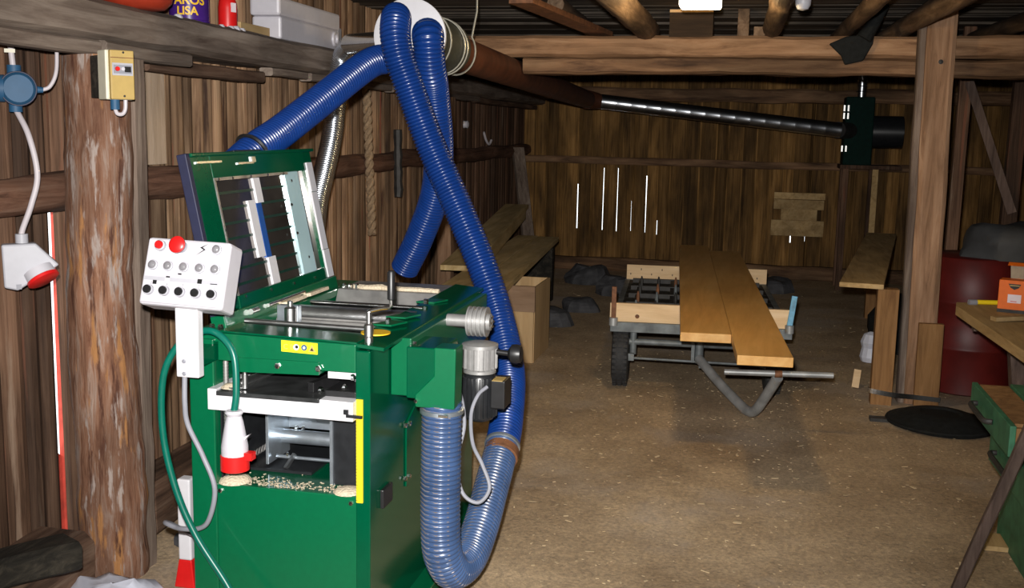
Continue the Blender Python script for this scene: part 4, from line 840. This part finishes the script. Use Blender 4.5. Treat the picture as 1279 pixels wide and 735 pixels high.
for i, (x, y, s) in enumerate(((-1.62, 9.0, .17), (-1.5, 9.8, .14), (-1.3, 10.9, .2), (-.9, 11.4, .18), (-1.7, 11.6, .22), (-.3, 11.8, .2), (.25, 11.6, .17))):
    m_ = MB()
    for j in range(7):
        for k in range(12):
            a = 2*math.pi*k/12; f = j/6; r = s*math.cos(f*math.pi/2)**.6+.003; q = V((math.cos(a)*r*1.3, math.sin(a)*r, s*.9*math.sin(f*math.pi/2))); q *= 1+.35*noise.noise(q*6+V((i*3, 0, 0))); m_.v.append(V((x, y, -.015))+q)
    for j in range(6):
        for k in range(12):
            a = j*12+k; b = j*12+(k+1) % 12; m_.addf((a, b, b+12, a+12), False)
    m_.addf(range(72, 84)); m_.addf(list(range(12))[::-1])
    tag(m_.build('dark_heap', 'soot'), ('dark lumpy sack on the floor just behind the wooden chest', 'smaller dark sack under the long planks beyond the chest', 'dark lumpy heap on the floor between the chest and the wagon', 'dark heap on the floor behind the loaded corner of the wagon', 'large dark heap in the far corner beneath the long planks', 'dark heap behind the planks on the wagon', 'dark heap under the board patch on the back wall')[i], 'heap')

# patch of boards nailed on the back wall
pb = thing('board_patch', 'patch of light boards nailed over the back wall gaps', 'boards', (.5, YB-.05, .48))
for (a, b, z0, z1, d_) in ((.235, .80, .905, .98, .03), (.235, .79, .79, .90, .028), (.32, .72, .665, .80, .018), (.215, .80, .485, .665, .03)):
    m_ = MB(); m_.box(a, b, YB-.022-d_, YB-.012, z0, z1); m_.build('board', 'old_y', pb, bevel=.003)
# trailer
TL_ = thing('wagon', 'flat four-wheel hand wagon with grey frame and wooden end boards', 'wagon', (-.285, 6.86, 0), math.radians(4))
def T(name, mt, fn, bevel=0.0, parent=TL_):
    mm = MB(); fn(mm); return mm.build(name, mt, parent, bevel, local=True)
T('frame', 'iron', lambda m: (m.box(-.57, .57, -.02, .03, .368, .432), m.box(-.57, .57, 2.02, 2.07, .368, .432), m.box(-.57, -.53, .03, 2.02, .368, .43), m.box(.53, .57, .03, 2.02, .368, .43), m.box(-.2, -.16, .03, 2.02, .37, .41), m.box(.16, .2, .03, 2.02, .37, .41)), .003)
for k in range(10): T('bed_board', 'darkw', lambda m: m.box(-.53, .53, .05+.2*k, .235+.2*k, .41, .428))
fb = T('end_board', 'freshx', lambda m: m.box(-.575, .555, .0, .035, .432, .552), .003)
T('knot', 'ironr', lambda m: m.lathe([(.014, 0), (.012, .0012)], (-.40, 0, .47), (0, -1, 0), 10), parent=fb)
T('knot', 'brownz', lambda m: m.prism([(-.09, -.001, .50), (-.055, -.001, .54), (-.03, -.001, .55), (-.06, -.001, .50), (-.02, -.001, .492)], (0, .003, 0)), parent=fb)
rb = T('end_board', 'freshx', lambda m: m.box(-.56, .57, 2.03, 2.06, .432, .552), .003)
T('nail_mark', 'ironk', lambda m: [m.box(-.53+.085*k, -.523+.085*k, 2.027, 2.031, .49+(.02 if k % 2 else -.02), .505+(.02 if k % 2 else -.02)) for k in range(13)], parent=rb)
T('stake', 'ironr', lambda m: m.box(-.565, -.535, -.03, -.002, .43, .66), .002)
for x in (-.55, .55): T('stake_socket', 'irong', lambda m: m.cyl((x, -.02, .41), (x, -.02, .46), .028, 12))
T('stake', 'ironb', lambda m: m.bar((.545, -.02, .42), (.575, .02, .64), .035, .02, (0, 1, 0)), .002)
T('front_axle', 'iron', lambda m: (m.cyl((-.45, .03, .30), (.48, .03, .30), .021, 12), m.cyl((-.42, .03, .22), (-.42, .03, .38), .022, 12), m.cyl((.42, .03, .22), (.42, .03, .38), .022, 12)))
T('steering_rod', 'iron', lambda m: (m.cyl((-.50, -.03, .205), (.42, -.03, .195), .008, 8), m.box(-.47, -.41, -.05, -.02, .19, .235), m.box(.38, .46, -.05, -.02, .185, .22)))
T('pivot', 'iron', lambda m: (m.cyl((0, -.01, .19), (0, -.01, .37), .028, 12), m.box(-.05, -.03, -.06, .02, .20, .33), m.box(.0, .02, -.08, .02, .17, .24)))
T('rear_axle', 'iron', lambda m: m.cyl((-.45, 1.75, .21), (.45, 1.75, .21), .02, 12))
def wheel(cx, cy):
    w_ = T('tyre', 'rubber', lambda m: m.lathe([(.10, -.045), (.15, -.055), (.185, -.046), (.196, -.030), (.198, 0), (.196, .030), (.185, .046), (.15, .055), (.10, .045)], (cx, cy, .192), (1, 0, 0), 36))
    def tread(m):
        for k in range(36):
            a = 2*math.pi*k/36+(.03 if k % 2 else 0); d1 = V((0, math.cos(a), math.sin(a))); t1 = V((0, -math.sin(a), math.cos(a)))
            for xx in (-.034, 0, .034): m.obox(V((cx+xx, cy, .192))+d1*.197, (.012, 0, 0), t1*.010, d1*.004)
    T('tread', 'rubber', tread, parent=w_)
    T('rim', 'irong', lambda m: m.lathe([(.03, -.05), (.098, -.03), (.102, -.02), (.102, .02), (.098, .03), (.03, .05)], (cx, cy, .192), (1, 0, 0), 24), parent=w_)
for x in (-.50, .47):
    for y in (.10, 1.75): wheel(x, y)
db = T('drawbar', 'irong', lambda m: m.tube(spline([(.0, -.05, .225), (.12, -.27, .13), (.24, -.49, .052), (.285, -.575, .036), (.32, -.62, .055), (.36, -.70, .15), (.415, -.83, .305)], 8), .030, 12))
T('handle', 'irong', lambda m: m.cyl((.12, -.85, .325), (.71, -.845, .335), .017, 14), parent=db)
T('weld', 'ironr', lambda m: m.cyl((.395, -.85, .328), (.435, -.85, .329), .021, 12), parent=db)
# spike harrow on the wagon
hw = thing('spike_harrow', 'small dark spike harrow lying on the wagon bed', 'harrow', (-.285, 6.86, 0), math.radians(4))
def T2(name, mt, fn, parent=hw):
    mm = MB(); fn(mm); return mm.build(name, mt, parent, local=True)
T2('harrow_frame', 'ironk', lambda m: ([m.box(-.5, .5, .25+.4*k, .29+.4*k, .430, .462) for k in range(5)], [m.box(-.45+.25*k, -.42+.25*k, .25, 1.89, .430, .455) for k in range(4)]))
for j in range(4):
    for k in range(5):
        T2('spike', ('iron', 'ironr', 'ironk', 'ironk')[(j*5+k*3) % 4], lambda m: m.tube([(-.42+.13*k, .27+.4*j, .455), (-.42+.13*k, .28+.4*j, .50), (-.42+.13*k, .27+.4*j, .535)], [.012, .012, .005], 7))
# planks on the wagon
a4 = math.radians(4.0); pdir = V((-math.sin(a4), math.cos(a4), 0))
def plank_on(x0, y0, wdt, L, name, lab):
    s_ = V((pdir.y, -pdir.x, 0)); p = V((x0, y0, .5755)); mm = MB(); mm.bar(p, p+pdir*L, wdt, .048); o_ = mm.build(name, 'fresh', bevel=.003); tag(o_, lab, 'plank', 'fresh planks on the wagon'); return o_
plank_on(-.205, 5.68, .265, 4.5, 'sawn_plank', 'wide fresh plank on the wagon, set further back on the loaded side')
plank_on(.0965, 5.17, .262, 4.6, 'sawn_plank', 'wide fresh plank on the wagon, jutting out over the drawbar')

# ================================================================== LAMPS
la = thing('ceiling_lamp', 'lit white ceiling lamp between the roof logs', 'lamp', (-.30, 5.5, 2.24))
m_ = MB(); m_.box(-.40, -.20, 5.42, 5.58, 2.244, 2.36); m_.build('diffuser', 'lampglow', la, bevel=.012)
m_ = MB(); m_.box(-.385, -.215, 5.43, 5.57, 2.36, 2.426); m_.build('housing', 'ironk', la, bevel=.004)
ll = bpy.data.lights.new('lamp_light', 'POINT'); ll.energy = 24; ll.color = (1.0, .72, .36); ll.shadow_soft_size = .08
lo = bpy.data.objects.new('lamp_light', ll); COL.objects.link(lo); lo.parent = la; lo.location = (0, 0, -.10)
l2 = thing('round_lamp', 'unlit frosted round bulb under the roof log', 'lamp', (.185, 5.5, 2.22))
m_ = MB(); m_.lathe([(.004, 0), (.025, .006), (.036, .025), (.038, .05), (.032, .075), (.02, .09)], (.185, 5.5, 2.232), (0, 0, 1), 18); m_.build('bulb', 'greybox', l2)
m_ = MB(); m_.cyl((.185, 5.5, 2.315), (.185, 5.5, 2.425), .022, 14); m_.build('holder', 'ironk', l2)
# dark sack over the tie beam
m_ = MB(); m_.prism([(.40, 6.955, 2.19), (.50, 6.955, 2.235), (.66, 6.955, 2.25), (.655, 6.955, 2.19), (.605, 6.955, 2.09), (.50, 6.955, 2.065), (.475, 6.955, 2.12)], (0, .035, 0)); m_.tube([(.60, 6.955, 2.22), (.66, 6.955, 2.32), (.72, 6.955, 2.42)], [.05, .035, .02], 8)
tag(m_.build('hanging_sack', 'darkcloth', bevel=.01), 'dark limp sack hanging over the tie beam', 'sack')

# ================================================================== FAN AND RIGHT BAY
fa = thing('extractor_fan', 'dark green extractor fan housing at the end of the spiral pipe', 'fan', (1.03, 12.17, 1.3))
m_ = MB(); m_.box(.90, 1.19, 11.98, 12.32, 1.33, 2.04); m_.build('housing', 'green_fan', fa, bevel=.012)
m_ = MB(); m_.cyl((.82, 11.77, 1.692), (.96, 12.03, 1.687), .085, 22); m_.build('inlet_collar', 'ironk', fa)
m_ = MB(); m_.cyl((1.19, 12.15, 1.68), (1.5, 12.15, 1.68), .17, 24); m_.build('fan_motor', 'blackm', fa)
for z in (1.92, 1.84, 1.50):
    for x in (.885, .925):
        m_ = MB(); m_.box(x-.012, x+.012, 11.955, 11.985, z-.035, z+.035); m_.build('clamp', 'chrome', fa, bevel=.004)
m_ = MB(); m_.cyl((1.06, 12.12, 2.04), (1.06, 12.12, 2.42), .05, 18); [m_.ring((1.06, 12.12, 2.10+.055*k), (0, 0, 1), .052, .005, 18, 5) for k in range(5)]; m_.build('outlet_pipe', 'spiral', fa)
st = thing('fan_stand', 'rough wooden stand carrying the green fan', 'stand', (1.1, 12.2, 0))
for x, y in ((.94, 12.0), (1.24, 12.0), (.94, 12.36), (1.24, 12.36)):
    m_ = MB(); m_.box(x-.03, x+.03, y-.03, y+.03, -.01, 1.29); m_.build('leg', 'old_y' if y < 12.1 and x > 1 else 'wall', st)
m_ = MB(); m_.box(.88, 1.5, 11.96, 12.42, 1.29, 1.33); m_.build('platform', 'wall', st)
pbn = thing('plank_bench', 'long plank resting on a brown upright beside the sawn post', 'bench', (.8, 6.9, 0))
m_ = MB(); m_.bar((.675, 6.86, .735), (1.18, 10.5, .735), .26, .03); m_.build('plank', 'old_y', pbn, bevel=.003)
m_ = MB(); m_.box(.775, .90, 6.86, 6.95, -.01, .72); m_.build('leg', 'brownz', pbn, bevel=.003)
m_ = MB(); m_.box(1.05, 1.20, 10.2, 10.3, -.01, .72); m_.build('leg', 'brownz', pbn, bevel=.003)
# drums
for i, (x, y, lab) in enumerate(((1.44, 7.55, 'red steel drum standing behind the sawn post'), (2.06, 7.5, 'red steel drum partly behind the workbench, beside the orange box'))):
    d_ = thing('steel_drum', lab, 'drum', (x, y, 0), group='red steel drums')
    prof = [(.27, -.01), (.285, 0), (.285, .27), (.297, .285), (.297, .30), (.285, .315), (.285, .57), (.297, .585), (.297, .60), (.285, .615), (.285, .87), (.292, .88), (.28, .885)]
    m_ = MB(); m_.lathe(prof, (x, y, 0), (0, 0, 1), 40); m_.build('shell', 'drum', d_)
    m_ = MB(); m_.lathe([(.277, .868), (.277, .874), (.02, .876)], (x, y, 0), (0, 0, 1), 36); m_.build('lid', 'drumd', d_)
for i, (x, y, z, s, lab) in enumerate(((1.75, 7.5, .89, .26, 'dark grey cover bundled on top of the red drums'), (1.38, 8.78, 0, .28, 'black heap behind the sawn post'))):
    m_ = MB()
    for j in range(9):
        for k in range(18):
            a = 2*math.pi*k/18; f = j/8; r = s*math.cos(f*math.pi/2)**.55+.003; q = V((math.cos(a)*r*1.7, math.sin(a)*r, s*(.85 if i == 0 else 1.6)*math.sin(f*math.pi/2))); q *= 1+.22*noise.noise(q*5+V((i*5, 2, 0))); m_.v.append(V((x, y, z-.01 if i else z-.012))+q)
    for j in range(8):
        for k in range(18):
            a = j*18+k; b = j*18+(k+1) % 18; m_.addf((a, b, b+18, a+18), True)
    m_.addf(range(144, 162)); m_.addf(list(range(18))[::-1])
    tag(m_.build('covered_bundle', 'greycloth' if i == 0 else 'darkcloth'), lab, 'bundle')
ty = MB(); ty.ring((2.0, 7.3, 1.10), (0, -1, .3), .10, .03, 24, 10); tag(ty.build('rubber_ring', 'rubber'), 'black rubber ring lying on the grey cover over the drums', 'ring')
m_ = MB(); m_.bar((1.43, 8.196, 2.03), (1.77, 8.136, 1.13), .07, .06); o = m_.build('diagonal_brace', 'pole'); tag(o, 'grey diagonal brace in the dark bay above the drums', 'brace')
m_ = MB(); m_.bar((1.40, 8.24, .0), (1.42, 8.26, 2.41), .08, .06, (0, 1, 0)); tag(m_.build('dark_stud', 'wall'), 'dark stud standing behind the red drums', 'post')
m_ = MB(); m_.bar((1.75, 8.2, .0), (1.78, 8.22, 2.41), .10, .08, (0, 1, 0)); tag(m_.build('dark_stud', 'wall'), 'dark stud at the lower end of the diagonal brace', 'post')
# black pan, strap, scraps
bp_ = thing('black_basin', 'upturned black rubber basin on the floor by the drum', 'basin', (1.13, 6.50, 0))
m_ = MB(); m_.lathe([(.29, -.01), (.30, .006), (.27, .02), (.22, .045), (.17, .062), (.12, .066), (.11, .055), (.02, .053)], (1.13, 6.50, 0), (.03, 0, 1), 36); m_.build('shell', 'darkcloth', bp_)
m_ = MB(); m_.ring((1.13, 6.50, .010), (0, 0, 1), .297, .010, 36, 6); m_.build('rim', 'darkcloth', bp_)
m_ = MB(); m_.box(.735, .842, 6.45, 6.52, -.008, .012); tag(m_.build('flat_iron', 'ironk'), 'flat dark iron piece under the edge of the basin', 'iron')
m_ = MB(); pts = spline([(.762, 6.90, .086), (.772, 6.8595, .083), (.90, 6.8595, .066), (1.03, 6.880, .056), (1.185, 6.880, .048)], 6)
for a, b in zip(pts, pts[1:]): m_.bar(a, b, .004, .03)
tag(m_.build('steel_strap', 'chrome'), 'bright steel strap wound past the brown bench upright', 'strap')
m_ = MB(); m_.bar((.72, 7.28, .0), (.735, 7.33, .11), .045, .02, (0, 1, 0)); tag(m_.build('wood_scrap', 'freshx'), 'small light wood scrap standing on the floor by the plank bench', 'wood')
m_ = MB(); m_.lathe([(.05, -.005), (.065, .03), (.055, .10), (.07, .14), (.05, .20), (.01, .22)], (.89, 8.2, 0), (.05, 0, 1), 10, sm=False); tag(m_.build('blue_bag', 'bag'), 'pale blue crumpled bag behind the bench upright', 'bag')
# workbench
wbh = thing('workbench', 'wooden workbench with a thick light top', 'workbench', (1.8, 5.5, 0))
m_ = MB(); m_.prism([(1.095, 6.12, .70), (1.12, 6.26, .70), (2.4, 6.42, .70), (2.4, 4.2, .70), (1.20, 4.2, .70)], (0, 0, .05)); m_.build('bench_top', 'old_y', wbh, bevel=.003)
m_ = MB(); m_.bar((1.20, 6.18, .655), (2.3, 6.3, .655), .04, .09); m_.build('apron', 'pole', wbh)
for (p, q) in (((1.36, 5.9, .70), (1.42, 5.75, 0)), ((2.3, 6.1, .70), (2.3, 6.1, 0)), ((2.3, 4.4, .70), (2.3, 4.4, 0)), ((1.62, 4.35, .7), (1.62, 4.35, 0))):
    m_ = MB(); m_.bar(p, q, .10, .08, (0, 1, 0)); m_.build('leg', 'pole', wbh)
ob = thing('orange_carton', 'orange cardboard carton with open flaps on the workbench', 'carton', (1.37, 5.98, .75))
oR = V((.94, -.34, 0)).normalized(); oB = V((.34, .94, 0)); OO = V((1.272, 5.985, .75))
def OP(a, b, c): return OO+oR*a+oB*b+V((0, 0, c))
m_ = MB(); m_.obox(OP(.085, .05, .085), oR*.085, oB*.05, (0, 0, .085)); bx2 = m_.build('carton_body', 'orange', ob, bevel=.002)
m_ = MB(); m_.obox(OP(.085, .05, .008), oR*.0858, oB*.0508, (0, 0, .010)); m_.build('dark_band', 'ironk', ob)
m_ = MB(); m_.obox(OP(.078, -.0008, .075), oR*.032, oB*.0008, (0, 0, .022)); pl_ = m_.build('paper_label', 'paper', bx2)
m_ = MB(); m_.obox(OP(.075, -.002, .061), oR*.015, oB*.0005, (0, 0, .0018)); m_.build('print_line', 'red', pl_)
m_ = MB(); m_.prism([OP(a, -.0004, b) for a, b in ((.045, .152), (.105, .152), (.095, .132), (.075, .122), (.055, .132))], oB*-.001); lg = m_.build('emblem', 'ironk', bx2)
m_ = MB(); m_.prism([OP(a, -.0016, b) for a, b in ((.052, .146), (.098, .146), (.098, .141), (.052, .141))], oB*-.0008); m_.build('emblem_bar', 'ochre', lg)
m_ = MB(); m_.prism([OP(.04, .10, .17), OP(.16, .10, .17), OP(.17, .13, .24), OP(.03, .13, .24)], oB*.003); m_.build('flap', 'card', ob)
m_ = MB(); m_.prism([OP(.02, .102, .235), OP(.18, .102, .235), OP(.18, .135, .25), OP(.02, .135, .25)], oB*.003); m_.build('flap_edge', 'orange', ob)
m_ = MB(); m_.prism([OP(.17, 0, .17), OP(.17, .10, .17), OP(.21, .10, .23), OP(.21, 0, .23)], oR*.003); m_.build('flap', 'orange', ob)
sk = thing('screwdriver', 'yellow handled screwdriver on the workbench beside the carton', 'tool', (1.26, 6.2, .75))
m_ = MB(); m_.cyl((1.21, 6.20, .764), (1.33, 6.22, .764), .013, 12); m_.build('handle', 'yellow', sk)
m_ = MB(); m_.cyl((1.17, 6.19, .762), (1.212, 6.2, .762), .016, 12); m_.build('end_cap', 'cableg', sk)
m_ = MB(); m_.bar((1.19, 5.66, .762), (1.55, 5.80, .775), .05, .02); tag(m_.build('wood_strip', 'old_y'), 'light wooden slat on the workbench in front of the carton', 'wood')
dc = thing('drawer_cabinet', 'old green cabinet with pulled-out drawers under the workbench', 'cabinet', (1.3, 4.5, 0))
m_ = MB(); m_.box(1.08, 1.50, 4.05, 4.72, -.01, .64); m_.build('carcass', 'green_c', dc, bevel=.003)
for z0, z1, xo in ((.515, .63, .94), (.30, .44, 1.03)):
    m_ = MB(); m_.box(xo, xo+.022, 4.05, 4.76, z0, z1); dr = m_.build('drawer_front', 'green_c', dc, bevel=.003)
    m_ = MB(); m_.tube(spline([(xo-.002, 4.32, (z0+z1)/2), (xo-.03, 4.34, (z0+z1)/2), (xo-.032, 4.45, (z0+z1)/2), (xo-.03, 4.60, (z0+z1)/2), (xo-.002, 4.62, (z0+z1)/2)], 6), .011, 8); m_.build('handle', 'ironk', dr)
    m_ = MB(); m_.box(xo+.022, 1.10, 4.73, 4.75, z0+.01, z1-.01); m_.box(xo+.022, 1.10, 4.06, 4.08, z0+.01, z1-.01); m_.box(xo+.022, 1.10, 4.08, 4.73, z0+.01, z0+.03); m_.build('drawer_box', 'brownz', dr)
m_ = MB(); m_.box(.964, 1.075, 4.09, 4.72, .612, .630); tag(m_.build('drawer_tray', 'brownz'), 'orange-brown board lying in the pulled-out green drawer', 'board')
m_ = MB(); m_.box(.98, 1.2, 4.5, 4.66, -.008, .012); tag(m_.build('floor_slat', 'old_y'), 'light slat on the floor under the green cabinet', 'wood')
for (p, s) in (((1.072, 4.62, .47), .014), ((1.07, 4.35, .47), .016)):
    m_ = MB(); m_.lathe([(s, 0), (s*1.1, s*.8), (s*.4, s*1.5)], p, (-1, 0, 0), 9, sm=False); m_.build('white_knob', 'whitebox', dc)
po = MB(); po.rough_beam((.81, 4.06, -.01), (1.036, 3.985, .80), .04, .036, 12, .004, up=(0, 1, 0)); tag(po.build('leaning_pole', 'pole'), 'worn brown pole leaning beside the green cabinet', 'pole')

# ================================================================== WOOD CHIPS ON THE FLOOR
rc = random.Random(11); m_ = MB()
for k in range(1700):
    if rc.random() < .6: x = rc.uniform(-1.0, 1.3); y = rc.uniform(2.6, 7.5)
    else: x = rc.uniform(-2.0, 1.8); y = rc.uniform(2.4, 12)
    if x < -.98 and y < 4.6: continue
    a = rc.uniform(0, math.pi); s = rc.uniform(.002, .008) if rc.random() < .93 else rc.uniform(.008, .018); d1 = V((math.cos(a), math.sin(a), rc.uniform(-.2, .2))); t1 = V((-math.sin(a), math.cos(a), rc.uniform(-.3, .3)))
    m_.obox((x, y, .002+.010*noise.noise(V((x*1.1, y*1.1, 0)))-.008), d1*s, t1*s*rc.uniform(.25, .6), (0, 0, .0012))
co = m_.build('wood_chips', 'chips', origin=(0, 0, 0)); tag(co, 'pale wood chips and shavings scattered over the earth floor', 'chips', kind='stuff')
